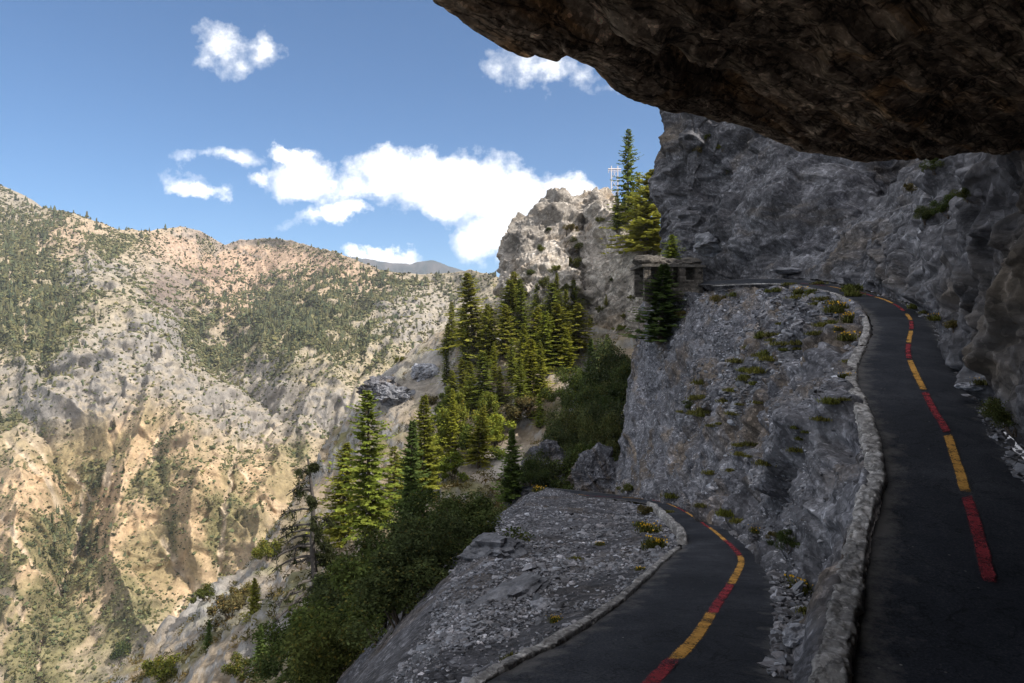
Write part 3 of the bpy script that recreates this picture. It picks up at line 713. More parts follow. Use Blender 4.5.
# carry the ridge over to its far side so that it is a mountain, not a sheet
back1 = GF[:, 0, :] + np.array([0, 60, -6.0]); back2 = GF[:, 0, :] + np.array([0, 500, -260.0])
GFF = np.concatenate([back2[:, None], back1[:, None], GF], 1)
cFF = np.concatenate([np.repeat(cF.reshape(nx, ny, 3)[:, :1], 2, 1), cF.reshape(nx, ny, 3)], 1).reshape(-1, 3)
farm = grid_obj('far_mountain', GFF, 1, M_far, cFF); tag(farm, 'sunlit tan and grey mountain side across the canyon', kind='structure')
if sum(farm.data.polygons[k].normal.z for k in range(5000, 5050)) < 0: farm.data.flip_normals()

# blue ridge far beyond
bx = np.linspace(300, 620, 260)
bry = np.interp(bx, [300, 340, 352, 372, 390, 410, 425, 433, 440, 450, 470, 520, 620], [275, 266, 258, 260.5, 264, 265, 262, 261, 263, 268, 274, 292, 320])
rowsB = []
for t, yd in ((0, 5600), (1, 4800), (.75, 4650), (.5, 4400), (.25, 4150), (0, 3900)):
    pyb = np.where(t == 1, bry, bry + (1 - t) * 60)
    rowsB.append(np.stack([(bx - 512) / F * yd, np.full_like(bx, yd), (341.5 - pyb) / F * yd], 1))
GB = np.array(rowsB); GB = cr(GB, 90, 0)
PB = GB.reshape(-1, 3)
dB = 130 * (ridged(np.stack([PB[:, 0] / 420, PB[:, 2] / 900, PB[:, 1] / 900], 1), 5, 281) - .6)
fB = np.repeat(sstep(.0, .3, np.abs(np.linspace(0, 1, 90) - .2))[:, None], 260, 1).ravel()
PB = PB + np.array([0, -1, .12])[None] * (dB * fB)[:, None]
PB[:, 2] += 10 * fbm(PB / 90, 4, 285) * 1
cB = lay(np.ones((len(PB), 1)) * np.array([.10, .085, .08]), sstep(-.3, .2, fbm(PB / 160, 5, 287)), np.array([.035, .042, .04]))
blue = grid_obj('distant_ridge', PB.reshape(90, 260, 3), 1, M_far, cB); tag(blue, 'dark distant ridge beyond the canyon', kind='structure')

# canyon floor and ground out to the horizon
gv = np.array([[-9000, -6000, -290], [9000, -6000, -290], [9000, 12000, -290], [-9000, 12000, -290]], float)
gv[:, :2] *= .95
tag(link('ground', mk_mesh('ground', gv, np.array([[0, 1, 2, 3]]), M_scree)), 'canyon floor', kind='structure')

bpy.context.view_layer.update()
DG = bpy.context.evaluated_depsgraph_get()
def hit(px, py):
    d = Vector(((px - 512) / F, 1, (341.5 - py) / F)).normalized()
    ok, loc, nrm, _, ob, _ = SC.ray_cast(DG, Vector((0, 0, 0)), d)
    return (np.array(loc), np.array(nrm), ob) if ok else None
def drop(x, y, z=200):
    ok, loc, nrm, _, ob, _ = SC.ray_cast(DG, Vector((x, y, z)), Vector((0, 0, -1)))
    return np.array(loc) if ok else None
def ground_at(px, py, Y):
    """ground under the point at (px,py,Y): tallest terrain near that height"""
    p = at(px, py, Y)
    ok, loc, nrm, _, ob, _ = SC.ray_cast(DG, Vector((p[0], p[1], p[2] + 1.5 + Y * .03)), Vector((0, 0, -1)))
    return np.array(loc) if ok else p


# painted centre line: red and yellow lengths, parts of the path
def on_path(p):
    ok, loc, _, _, ob, _ = SC.ray_cast(DG, Vector((p[0], p[1], p[2] + .6)), Vector((0, 0, -1)), distance=1.6)
    return loc.z if ok and ob.name == 'asphalt_path' else p[2]
def centre_line(pts, cuts, first_red, w):
    D = cr(np.array(pts), 2000, 0)
    L = np.concatenate([[0], np.cumsum(np.linalg.norm(np.diff(D, axis=0), axis=1))])
    red = first_red
    for a, b in zip(cuts[:-1], cuts[1:]):
        n = max(6, int((b - a) * 9))
        P = np.stack([np.interp(np.linspace(a, b, n), L, D[:, k]) for k in range(3)], 1)
        P[:, 2] = [on_path(p) for p in P]
        P[:, 2] = np.convolve(np.pad(P[:, 2], 2, 'edge'), np.ones(5) / 5, 'valid')
        d = np.gradient(P, axis=0); sd = np.stack([d[:, 1], -d[:, 0], 0 * d[:, 0]], 1); sd /= np.linalg.norm(sd, axis=1, keepdims=True)
        jl = 1 + .10 * fbm(P * 6, 2, 31); jr = 1 + .10 * fbm(P * 6 + 50, 2, 32)
        G = np.stack([P - sd * (w * .62 * jl)[:, None], P - sd * w * .33, P, P + sd * w * .33, P + sd * (w * .62 * jr)[:, None]], 1); G[:, :, 2] += .008
        ec = np.tile(np.array([0, .95, 1, .95, 0.])[None], (len(P), 1)); ec[0] *= .75; ec[-1] *= .75
        me = mk_mesh('paint', G.reshape(-1, 3), gfaces(len(P), 5), M_red if red else M_yel, ec.reshape(-1, 1) * np.ones((1, 3)))
        if me.polygons[0].normal.z < 0: me.flip_normals()
        link('red_stripe' if red else 'yellow_stripe', me, path)
        red = not red
def arc(pts, targets):
    D = cr(np.array(pts), 2000, 0); L = np.concatenate([[0], np.cumsum(np.linalg.norm(np.diff(D, axis=0), axis=1))])
    return [L[np.argmin(np.abs(D[:, 1] - y))] for y in targets]
cu = arc(LOWC, [4.0, 4.65, 6.35, 8.1, 11.0, 13.8, 17.0, 20.5, 24.5, 28.5, 33, 37.5, 42, 46, 49, 52.8])
centre_line(LOWC, cu, True, .125)
cu = arc(UPC, [5.16, 6.85, 8.75, 10.9, 13.4, 15.1, 16.9, 18.4, 20.2, 22.2, 24.6, 27.2, 30, 34])
centre_line(UPC, cu, True, .125)

# ------------------------------------------------------------------ kerbs: rubble walls on the outer edge
def kerb(name, pts, width, h, label, seed, rough=1.0):
    P = cr(np.array(pts), 420, 0)
    d = np.gradient(P, axis=0); sd = np.stack([d[:, 1], -d[:, 0], 0 * d[:, 0]], 1); sd /= np.linalg.norm(sd, axis=1, keepdims=True)
    prof = [(-.52, -.5), (-.52, .1), (-.50, .65), (-.40, .95), (-.15, 1.02), (.15, 1.0), (.38, .94), (.48, .6), (.5, .1), (.5, -.4)]
    prof = cr(np.array(prof), 34, 0)
    wv = width * (1 + .25 * fbm(P * .9, 3, seed + 1)); ends = np.linspace(0, 1, 420); hv = h * (1 + .35 * fbm(P * 1.4, 3, seed)) * (.02 + sstep(0, .03, ends) * sstep(1, .97, ends))
    G = P[:, None, :] + sd[:, None, :] * (prof[None, :, 0] * wv[:, None])[:, :, None]
    G[:, :, 2] += prof[None, :, 1] * hv[:, None]
    n = gnormals(G); Q = G.reshape(-1, 3)
    dd = rough * (.020 * facet(Q / .22, seed + 5) + .018 * facet(Q / .08, seed + 6) + .014 * fbm(Q / .3, 3, seed + 7)) * min(1, width / .2)
    G = G + n * dd.reshape(n.shape[:2])[:, :, None] * np.sign(np.mean(n[:, 12:22, 2]))
    o = grid_obj(name, G, np.sign(np.mean(n[:, 12:22, 2])), M_kerb, smooth=True)
    return tag(o, label, 'stone kerb')
k1 = (at(822, 720, 3.7), *[(A[i] * .5 + Lup[i] * .5) for i in range(0, 11)])
k1 = [at(828, 700, 3.9), at(845, 610, 4.9), at(864, 520, 6.35), at(874, 466, 7.7), at(864, 418, 9.5), at(851, 377, 12.15), at(862, 346, 15.2)]
kerb('stone_kerb', k1, .19, .09, 'rough pale stone kerb along the near outer edge of the upper path', 301)
k2 = [at(862.5, 345, 15.4), at(867, 331, 17.2), at(863, 318, 19.4), at(852, 305, 22.2), at(834, 295.5, 25.4), at(806, 289, 29.4), at(797, 287, 31)]
kerb('stone_kerb', k2, .15, .09, 'low mortared kerb curving round the far bend of the upper path', 321)
k3 = [at(786, 284.5, 34.5), at(762, 284, 38.5), at(735, 285, 43.5), at(712, 286, 49)]
kerb('stone_kerb', k3, .16, .03, 'distant pale low stone kerb leading to the hut', 331)
k4 = [at(470, 691, 4.2), at(520, 662, 4.85), at(560, 641, 5.4), at(620, 601, 7.2), at(664, 561, 10.7), at(680, 548, 12.8)]
kerb('stone_kerb', k4, .10, .05, 'thin crumbling stone kerb beside the wide lower path', 341)
k5 = [at(683, 545, 13.1), at(679, 534, 15.8), at(667, 521, 20.6), at(656, 510.5, 27), at(648, 505, 33)]
kerb('stone_kerb', k5, .17, .18, 'grey stone kerb bending along the far reach of the lower path', 351)

# ------------------------------------------------------------------ stones
def hull(seed, n=11, flat=.7):
    r = np.random.default_rng(seed); p = r.normal(size=(n, 3)); p /= np.linalg.norm(p, axis=1, keepdims=True); p *= r.uniform(.75, 1.1, (n, 1)); p[:, 2] *= flat; p[:, 0] *= 1.25
    bm = bmesh.new()
    for q_ in p: bm.verts.new(q_)
    g = bmesh.ops.convex_hull(bm, input=bm.verts)
    bmesh.ops.delete(bm, geom=[e for e in g['geom_interior'] if isinstance(e, bmesh.types.BMVert)], context='VERTS')
    bmesh.ops.triangulate(bm, faces=bm.faces[:])
    bm.verts.index_update()
    V = np.array([tuple(v.co) for v in bm.verts]); T = np.array([[v.index for v in fc.verts] for fc in bm.faces]); bm.free()
    return V, T
HULLS = [hull(500 + k, 10 + k % 4, .45 + .1 * (k % 4)) for k in range(10)]
def stones(name, pos, size, label, seed, mat=None, cat=None, kind='stuff', light=1.0):
    r = np.random.default_rng(seed); Vs, Ts, Cs, n = [], [], [], 0
    for k in range(len(HULLS)):
        idx = np.nonzero(np.arange(len(pos)) % len(HULLS) == k)[0]
        if not len(idx): continue
        V, T = HULLS[k]
        a = r.uniform(0, 2 * np.pi, len(idx)); b = r.normal(0, .35, len(idx))
        ca, sa, cb_, sb = np.cos(a), np.sin(a), np.cos(b), np.sin(b)
        X = V[None, :, 0] * cb_[:, None] + V[None, :, 2] * sb[:, None]; Zz = -V[None, :, 0] * sb[:, None] + V[None, :, 2] * cb_[:, None]; Yy = V[None, :, 1] + 0 * X
        W = np.stack([X * ca[:, None] - Yy * sa[:, None], X * sa[:, None] + Yy * ca[:, None], Zz], -1) * size[idx][:, None, None] + pos[idx][:, None, :]
        Vs.append(W.reshape(-1, 3)); Ts.append((T[None] + n + (np.arange(len(idx)) * len(V))[:, None, None]).reshape(-1, 3)); n += len(idx) * len(V)
        g = np.clip(r.lognormal(-.28, .38, (len(idx), 1)), .35, 2.4); tnt = g * np.array([1, .97, .95]) ** r.uniform(-1, 2, (len(idx), 1)) * light
        Cs.append(np.repeat(tnt, len(V), 0))
    o = link(name, mk_mesh(name, np.concatenate(Vs), np.concatenate(Ts), mat or M_stone, np.concatenate(Cs), smooth=False))
    return tag(o, label, cat, kind=kind)
def pick(G, u0, u1, v0, v1, n, seed, w=None):
    r = np.random.default_rng(seed); a, b, _ = G.shape
    u = r.uniform(u0, u1, n) * (a - 2); v_ = r.uniform(v0, v1, n) * (b - 2)
    i, j = u.astype(int), v_.astype(int); fu, fv = (u - i)[:, None], (v_ - j)[:, None]
    p = (G[i, j] * (1 - fu) + G[i + 1, j] * fu) * (1 - fv) + (G[i, j + 1] * (1 - fu) + G[i + 1, j + 1] * fu) * fv
    if w is not None:
        k = r.uniform(size=n) < w(p); p = p[k]
    return p
def dens(p):
    return np.clip(.35 + 1.1 * fbm(p / 1.7, 3, 401), .05, 1)
ps = pick(G_scree, .15, .62, .06, .97, 75000, 402, dens)
dist = np.linalg.norm(ps, axis=1)
sz = np.random.default_rng(403).lognormal(-3.9, .55, len(ps)).clip(.008, .2) * np.clip(dist / 11, .55, 1.5)
stones('scree_stones', ps + np.array([0, 0, .01]), sz, 'loose grey stones strewn over the scree below the lower path', 404)
def dens2(p): return np.clip(fbm(p / 3.0, 3, 411) * 1.3 + .12, 0, 1) * np.clip((p[:, 1] - 4) / 8, .12, 1)
ps = pick(G_slope, .14, .88, .05, .93, 55000, 412, dens2)
sz = np.random.default_rng(413).lognormal(-3.55, .55, len(ps)).clip(.01, .24) * np.clip(np.linalg.norm(ps, axis=1) / 22, .35, 1.5)
stones('slope_stones', ps, sz, 'broken stones lying on the rock slope between the paths', 414)
ps = pick(G_slope, .14, .55, .50, .86, 9000, 415, lambda p: np.clip(.3 + 1.2 * fbm(p / 4.0, 3, 416), 0, 1))
sz = np.random.default_rng(417).lognormal(-2.55, .5, len(ps)).clip(.03, .34)
stones('talus_stones', ps, sz, 'grey talus stones spilled down the rock slope below the hut', 418)
# grit along the inner edge of both reaches
def edge_stones(curve, n, spread, seed, s0, side):
    r = np.random.default_rng(seed); D = cr(curve, 1200, 0); t = (r.beta(1.0, 1.7, n) * 1199).astype(int)
    d = np.gradient(D, axis=0); sd = np.stack([d[:, 1], -d[:, 0], 0 * d[:, 0]], 1); sd /= np.linalg.norm(sd, axis=1, keepdims=True)
    p = D[t] + sd[t] * (side * (np.abs(r.normal(0, spread, n)) - spread * .9))[:, None]
    p[:, 2] += .02
    return p, r.lognormal(s0 - .25, .6, n).clip(.006, .13)
p1, s1_ = edge_stones(Rlow[:8], 1500, .2, 421, -3.6, 1); p2, s2_ = edge_stones(Rup[:11], 1700, .22, 422, -3.6, 1); p3, s3_ = edge_stones(Lup[:7], 500, .16, 423, -4.0, -1)
stones('path_edge_rubble', np.concatenate([p1, p2]), np.concatenate([s1_, s2_]), 'loose grit and rubble along the edges of the paths', 424)

def boulder(px, py, size, label, seed, Y=None, flat=.7, light=1.0, group=None, lift=.2, rz=0.0, stretch=1.0, mat=None):
    h = hit(px, py)
    p = at(px, py, Y) if Y else (h[0] if h else at(px, py, 30))
    bm = bmesh.new(); bmesh.ops.create_icosphere(bm, subdivisions=6 if size > 1.6 else 4, radius=1)
    V = np.array([tuple(v_.co) for v_ in bm.verts]); T = np.array([[v_.index for v_ in fc.verts] for fc in bm.faces]); bm.free()
    n_ = V.copy(); V = V * (1 + .32 * facet(V * 1.3 + seed, seed) + .14 * facet(V * 3.3 + seed, seed + 1) + (.05 * facet(V * 8 + seed, seed + 2) + .025 * facet(V * 19, seed + 3) if size > 1.6 else 0) + .06 * fbm(V * 4, 3, seed))[:, None]
    V = V * np.array([1.2 * stretch, 1, flat]) * size
    c_, s_ = math.cos(rz), math.sin(rz); V = np.stack([V[:, 0] * c_ - V[:, 1] * s_, V[:, 0] * s_ + V[:, 1] * c_, V[:, 2]], 1)
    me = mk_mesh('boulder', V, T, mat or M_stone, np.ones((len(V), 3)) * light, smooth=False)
    return tag(link('boulder', me, None, p + np.array([0, 0, size * flat * lift])), label, 'boulder', group)
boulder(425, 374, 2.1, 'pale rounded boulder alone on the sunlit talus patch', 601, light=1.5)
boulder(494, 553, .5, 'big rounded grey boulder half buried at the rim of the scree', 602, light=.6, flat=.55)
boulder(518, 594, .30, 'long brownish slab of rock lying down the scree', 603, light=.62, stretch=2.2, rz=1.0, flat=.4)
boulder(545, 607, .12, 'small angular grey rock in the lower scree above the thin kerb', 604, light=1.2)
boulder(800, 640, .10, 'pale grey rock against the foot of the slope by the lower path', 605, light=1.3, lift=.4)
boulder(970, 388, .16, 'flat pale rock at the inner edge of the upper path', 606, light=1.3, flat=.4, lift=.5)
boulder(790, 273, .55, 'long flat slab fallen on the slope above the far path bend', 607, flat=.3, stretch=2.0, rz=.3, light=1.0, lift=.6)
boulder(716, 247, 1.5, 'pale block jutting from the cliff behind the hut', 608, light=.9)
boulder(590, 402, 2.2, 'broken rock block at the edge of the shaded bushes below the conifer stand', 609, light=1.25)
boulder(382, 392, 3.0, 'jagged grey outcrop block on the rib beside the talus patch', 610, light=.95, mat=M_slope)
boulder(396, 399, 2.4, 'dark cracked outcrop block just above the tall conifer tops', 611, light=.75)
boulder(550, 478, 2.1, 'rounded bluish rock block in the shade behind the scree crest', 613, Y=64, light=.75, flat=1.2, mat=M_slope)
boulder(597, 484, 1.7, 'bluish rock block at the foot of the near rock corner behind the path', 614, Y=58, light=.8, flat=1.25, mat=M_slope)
boulder(690, 600, .05, 'single pebble on the lower path beside the red stripe', 612, light=1.2) if False else None

# ------------------------------------------------------------------ plants
def quads(c, a, b, col, rnd=None):
    """rhombic leaves: centre, half axis a, half axis b -> verts, faces, tints"""
    n = len(c)
    V = np.stack([c - a, c + b, c + a, c - b], 1).reshape(-1, 3)
    return V, np.arange(4 * n).reshape(n, 4), np.repeat(col, 4, 0)

def conifer(seed, H, Rb, nb, dense=1.0, base=.08, tone=(.060, .078, .026), taper=.85, droop=.25, n_sp=12, spr=.78):
    r = np.random.default_rng(seed)
    lean = r.normal(0, .012, 2)
    zs = np.linspace(0, H, 12)
    tv, tq = tube([(lean[0] * z * (z / H) + .05 * math.sin(z * .7 + seed), lean[1] * z * (z / H), z) for z in zs], [max(.012, H * .016 * (1 - z / H) ** .9 + .01) for z in zs], 7)
    cs, as_, bs, ks = [], [], [], []
    for k in range(nb):
        u = (k + r.uniform(0, .9)) / nb
        z = H * (base + (1 - base) * u ** .92)
        L = Rb * (1 - (z / H)) ** taper * r.uniform(.45, 1.15) * (1 + .28 * math.sin(z * 1.7 + seed) * math.cos(k * 2.39996 + seed * 1.3)) + .12
        if r.uniform() < .14: L *= .45
        az = k * 2.39996 + r.normal(0, .35)
        rise = .35 - 1.0 * (1 - z / H) * droop * 2 + r.normal(0, .10)
        t = np.linspace(.12, 1.0, n_sp) + r.normal(0, .03, n_sp)
        rad_ = t * L
        zz = z + rise * rad_ - droop * .55 * L * t ** 2 + .14 * L * t ** 4
        out = np.array([math.cos(az), math.sin(az), 0]); sid = np.array([-math.sin(az), math.cos(az), 0])
        bx_ = lean[0] * z * (z / H); by_ = lean[1] * z * (z / H)
        c0 = np.stack([bx_ + out[0] * rad_, by_ + out[1] * rad_, zz], 1)
        lg = spr * (.35 + .65 * (1 - (z / H))) * (1.05 - .65 * t) * (H / 12) * r.uniform(.8, 1.2, n_sp)
        for sgn in (-1, 1):
            dirn = out[None] * r.uniform(.35, .85, (n_sp, 1)) + sgn * sid[None] * r.uniform(.5, 1.0, (n_sp, 1)) + np.array([0, 0, 1])[None] * r.normal(-.16, .2, (n_sp, 1))
            dirn /= np.linalg.norm(dirn, axis=1, keepdims=True)
            a = dirn * lg[:, None] * .5
            bvec = np.cross(dirn, np.array([0, 0, 1.0]) + r.normal(0, .6, (n_sp, 3))); bvec /= np.linalg.norm(bvec, axis=1, keepdims=True) + 1e-6
            cs.append(c0 + a); as_.append(a); bs.append(bvec * (lg * .24 + .03)[:, None])
            ks.append((r.uniform(.65, 1.35, (n_sp, 1)) * (1.0 + .5 * (t[:, None] - .5))) * np.array(tone) * np.array([1 + .12 * r.uniform(), 1, 1]))
        up = np.array([0, 0, 1.0]); a = (out * .8 + up * r.normal(.0, .15)) * (lg[-1] * .7 + .05)
        cs.append(c0[-1:] + a * .6); as_.append(a[None]); bs.append(sid[None] * (.07 * lg[-1] + .03)); ks.append(np.array(tone)[None] * 1.5)
    V, Q, K_ = quads(np.concatenate(cs), np.concatenate(as_), np.concatenate(bs), np.concatenate(ks))
    return mk_mesh('trunk', tv, tq, M_bark), mk_mesh('crown', V, Q, M_needle, K_, smooth=False)

def leafy(seed, Rx, H, n, leaf=.06, tone=(.05, .062, .022), lobes=14, stems=7, spread=.9, up=.3, var=.35):
    r = np.random.default_rng(seed)
    lc = np.stack([r.normal(0, .45, lobes) * Rx, r.normal(0, .45, lobes) * Rx, H * r.uniform(.22, .85, lobes)], 1)
    d_ = np.linalg.norm(lc[:, :2], axis=1) / Rx; lc[:, 2] *= np.clip(1.1 - .55 * d_, .35, 1)
    lr = r.uniform(.20, .42, lobes) * Rx * spread
    which = r.integers(0, lobes, n)
    dv = r.normal(size=(n, 3)); dv /= np.linalg.norm(dv, axis=1, keepdims=True)
    rad_ = lr[which] * r.uniform(.25, 1.0, n) ** .55 * (1 + .28 * fbm(dv * 2.0 + which[:, None] * 3.1, 3, seed))
    c = lc[which] + dv * rad_[:, None] * np.array([1, 1, .8])
    # cluster the leaves on twigs
    c += .5 * leaf * r.normal(size=(n, 3)); c[:, 2] = np.abs(c[:, 2]) + .02
    a = r.normal(size=(n, 3)); a[:, 2] = a[:, 2] * .6 + up; a /= np.linalg.norm(a, axis=1, keepdims=True)
    b = np.cross(a, r.normal(size=(n, 3))); b /= np.linalg.norm(b, axis=1, keepdims=True) + 1e-6
    s_ = leaf * r.uniform(.6, 1.4, n)
    tint_ = np.array(tone)[None] * np.clip(r.normal(1, var, (n, 1)), .4, 2) * (1 + .3 * fbm(c / (Rx * .35), 2, seed + 4))[:, None]
    tint_ = tint_ * (1 + (r.uniform(size=(n, 1)) < .08) * np.array([[.7, .25, 0.0]]))
    V, Q, K_ = quads(c, a * s_[:, None] * .55, b * s_[:, None] * .30, tint_)
    tubes = []
    for k in range(stems):
        e = lc[k % lobes]; base_ = np.array([r.normal(0, .06), r.normal(0, .06), -.15]) * Rx
        mid_ = base_ * .5 + e * .5 + r.normal(0, .08, 3) * Rx; mid_[2] = e[2] * .55
        tubes.append(tube([base_, mid_, e], [.02 * Rx + .006, .014 * Rx + .004, .006 * Rx + .002], 5))
    sv, sq = join(tubes)
    return mk_mesh('stem', sv, sq, M_bark), mk_mesh('foliage', V, Q, M_leaf, K_, smooth=False)

def tuft(seed, Rr, H, n, tone=(.085, .10, .03), flowers=0):
    r = np.random.default_rng(seed)
    az = r.uniform(0, 2 * np.pi, n); ln = H * r.uniform(.45, 1.1, n); tl = np.abs(r.normal(.45, .35, n))
    base_ = np.stack([r.normal(0, .4, n) * Rr, r.normal(0, .4, n) * Rr, np.full(n, -.02)], 1)
    dirn = np.stack([np.cos(az) * tl, np.sin(az) * tl, np.ones(n)], 1); dirn /= np.linalg.norm(dirn, axis=1, keepdims=True)
    tip = base_ + dirn * ln[:, None] + np.stack([np.cos(az), np.sin(az), -.5 * np.ones(n)], 1) * (ln * .25 * tl)[:, None]
    sd = np.stack([-np.sin(az), np.cos(az), 0 * az], 1) * (.012 + .018 * H)
    mid_ = base_ * .45 + tip * .55; mid_[:, 2] += .08 * ln
    V = np.stack([base_ - sd * .4, mid_ + sd, tip, mid_ - sd], 1).reshape(-1, 3)
    kk = np.repeat(np.array(tone)[None] * np.clip(r.normal(1, .4, (n, 1)), .35, 2.2), 4, 0)
    me = mk_mesh('leaves', V, np.arange(4 * n).reshape(n, 4), M_leaf, kk, smooth=False)
    fl = None
    if flowers:
        c = np.stack([r.normal(0, .5, flowers) * Rr, r.normal(0, .5, flowers) * Rr, H * r.uniform(.6, 1.1, flowers)], 1)
        a = r.normal(size=(flowers, 3)); a /= np.linalg.norm(a, axis=1, keepdims=True); b = np.cross(a, r.normal(size=(flowers, 3))); b /= np.linalg.norm(b, axis=1, keepdims=True)
        V, Q, _ = quads(c, a * .028, b * .028, np.ones((flowers, 3)))
        fl = mk_mesh('flowers', V, Q, M_petal, smooth=False)
    return me, fl

CON = [conifer(700 + k, 12, 2.5 + .3 * (k % 3), 150 + 14 * (k % 4), base=.05 + .03 * (k % 3), tone=t_, droop=.2 + .05 * (k % 3), taper=(.85, .6, .75)[k % 3])
       for k, t_ in enumerate([(.22, .235, .040), (.16, .20, .040), (.24, .245, .042), (.10, .145, .042), (.21, .225, .044), (.18, .21, .040)])]
CON_LOW = [conifer(720 + k, 12, 2.3, 60, n_sp=7, base=.04, tone=t_, spr=1.3) for k, t_ in enumerate([(.06, .072, .026), (.075, .08, .028), (.05, .064, .024)])]
CON += [conifer(740 + k, 12, 3.0, 92, base=.10, tone=t_, droop=.3, n_sp=11, spr=.95, taper=.7) for k, t_ in enumerate([(.19, .20, .042), (.12, .16, .042)])]
BUSH_D = [leafy(800 + k, 1.6, 2.3, 9000, leaf=.085, tone=t_, lobes=18) for k, t_ in enumerate([(.07, .088, .03), (.06, .08, .028), (.085, .095, .034), (.066, .08, .034)])]
BUSH_S = [leafy(820 + k, 1.0, 1.3, 2600, leaf=.10, tone=t_, lobes=12) for k, t_ in enumerate([(.085, .092, .026), (.11, .115, .028), (.12, .10, .045), (.07, .085, .03)])]
TUFT = [tuft(840, .3, .28, 300, (.12, .125, .035)), tuft(841, .35, .22, 260, (.135, .125, .04)), tuft(842, .3, .3, 380, (.10, .10, .03), 30), tuft(843, .26, .2, 360, (.09, .085, .035), 12)]

def grow(kind, proto, parts, p, label, cat, group=None, s=1.0, rz=None, sz=None, tilt=(0, 0)):
    o = empty(kind, p, label, cat, group, random.uniform(0, 6.28) if rz is None else rz, s)
    if sz: o.scale = (s, s, sz)
    o.rotation_euler[0], o.rotation_euler[1] = tilt
    for nm, me in zip(parts, proto):
        if me: link(nm, me, o)
    return o
def tree(px, py, Y, hpx, label, k=0, group=None, wide=1.0, kind='conifer', protos=None, fix=False):
    h_ = hit(px, py) if Y is None else None
    p = h_[0] if h_ else ground_at(px, py, Y or 110); p = at(px, py, Y) if fix else p; Y = p[1]
    Hm = hpx / F * Y
    sz = Hm / 12; s = sz * wide
    return grow(kind, (protos or CON)[k % len(protos or CON)], ('trunk', 'crown'), p - np.array([0, 0, .02 * Hm]), label, 'tree', group, s, sz=sz, tilt=(random.gauss(0, .03), random.gauss(0, .03)))

# --- conifers that can be told apart
tree(370, 545, 56, 148, 'tall dark conifer standing beside the thin gappy one, right of the dead tree', 1, wide=1.3)
tree(342, 556, 62, 108, 'sunlit conifer between the dead tree and the tall dark conifer', 2, wide=1.5)
tree(410, 560, 50, 128, 'thin gappy conifer in shadow with a bare lower trunk above the dark scrub', 3, wide=1.15)
tree(424, 515, 66, 112, 'bright yellow green conifer half hidden behind the thin gappy one', 0, wide=1.4)
tree(394, 505, 72, 84, 'pale green conifer peeping out between the tall dark and the thin gappy conifers', 4, wide=1.4)
tree(660, 343, None, 80, 'dark green spruce growing in front of the stone hut', 3, wide=2.6)
tree(672, 266, 55.2, 32, 'squat dark conifer growing above the roof of the stone hut', 1, wide=2.3, fix=True)
tree(645, 262, 118, 92, 'largest bright conifer on the saddle beside the tall cliff', 2, wide=2.2)
tree(628, 238, 128, 93, 'slim spire conifer rising highest on the saddle beside the pylon', 1, wide=.95)
tree(617, 232, 127, 42, 'short conifer directly under the pylon on the saddle', 5, wide=1.1)
tree(655, 222, 127, 62, 'dark conifer at the very edge of the tall cliff on the saddle', 3, wide=.9)
tree(637, 240, 124, 74, 'conifer wedged between the slim spire and the largest one on the saddle', 4, wide=1.0)
tree(512, 505, 58, 76, 'dark conifer in the shade just behind the crest of the scree', 3, wide=1.5)
tree(540, 428, None, 36, 'small dark conifer at the edge of the shadow beside the broken blocks', 1, wide=1.3)
tree(590, 382, 94, 62, 'dark shaded conifer against the foot of the near rock corner', 3, wide=1.25)
tree(607, 385, 90, 60, 'shaded conifer squeezed against the near rock corner, right of its twin', 1, wide=1.0)
tree(496, 432, None, 24, 'low rounded dark green fir on the sunlit ground below the stand', 5, wide=1.6)
tree(262, 676, 52, 44, 'blue green young fir on the lit slope below the dead tree', 3, wide=1.5)
tree(254, 634, 62, 40, 'yellow green young fir on the lit slope left of the dead tree', 2, wide=1.3)
tree(208, 668, 64, 30, 'small lone fir in the middle of the pale rock chute', 3, wide=1.2)
tree(447, 385, None, 34, 'stubby round conifer at the right edge of the talus patch', 5, wide=1.7)
tree(452, 465, None, 78, 'broad yellow green conifer left of the tawny scrub', 0, wide=1.0)
tree(478, 468, None, 62, 'spreading golden green tree beside the tawny scrub', 2, wide=1.7)
BROAD = [leafy(860 + k, 1.9, 4.6, 5200, leaf=.20, tone=t_, lobes=20, spread=.8) for k, t_ in enumerate([(.16, .18, .034), (.18, .185, .036), (.13, .16, .034)])]
for i, (px, py, h_, w_) in enumerate([(442, 458, 58, .8), (460, 446, 64, .7), (478, 460, 52, 1.1), (496, 448, 40, 1.3), (470, 418, 46, .8), (448, 420, 40, .8), (488, 424, 38, .9), (428, 482, 54, .8), (452, 480, 34, 1.2), (414, 500, 58, .8)]):
    hb_ = hit(px, py)
    if hb_ is None: continue
    p_ = hb_[0]; s_ = h_ / F * p_[1] / 4.6
    grow('broadleaf_tree', BROAD[i % 3], ('trunk', 'crown'), p_ - np.array([0, 0, .1]), 'bushy golden green tree in the clump below the sunlit conifer stand', 'tree', 'golden green trees below the conifer stand', s_ * w_, sz=s_)
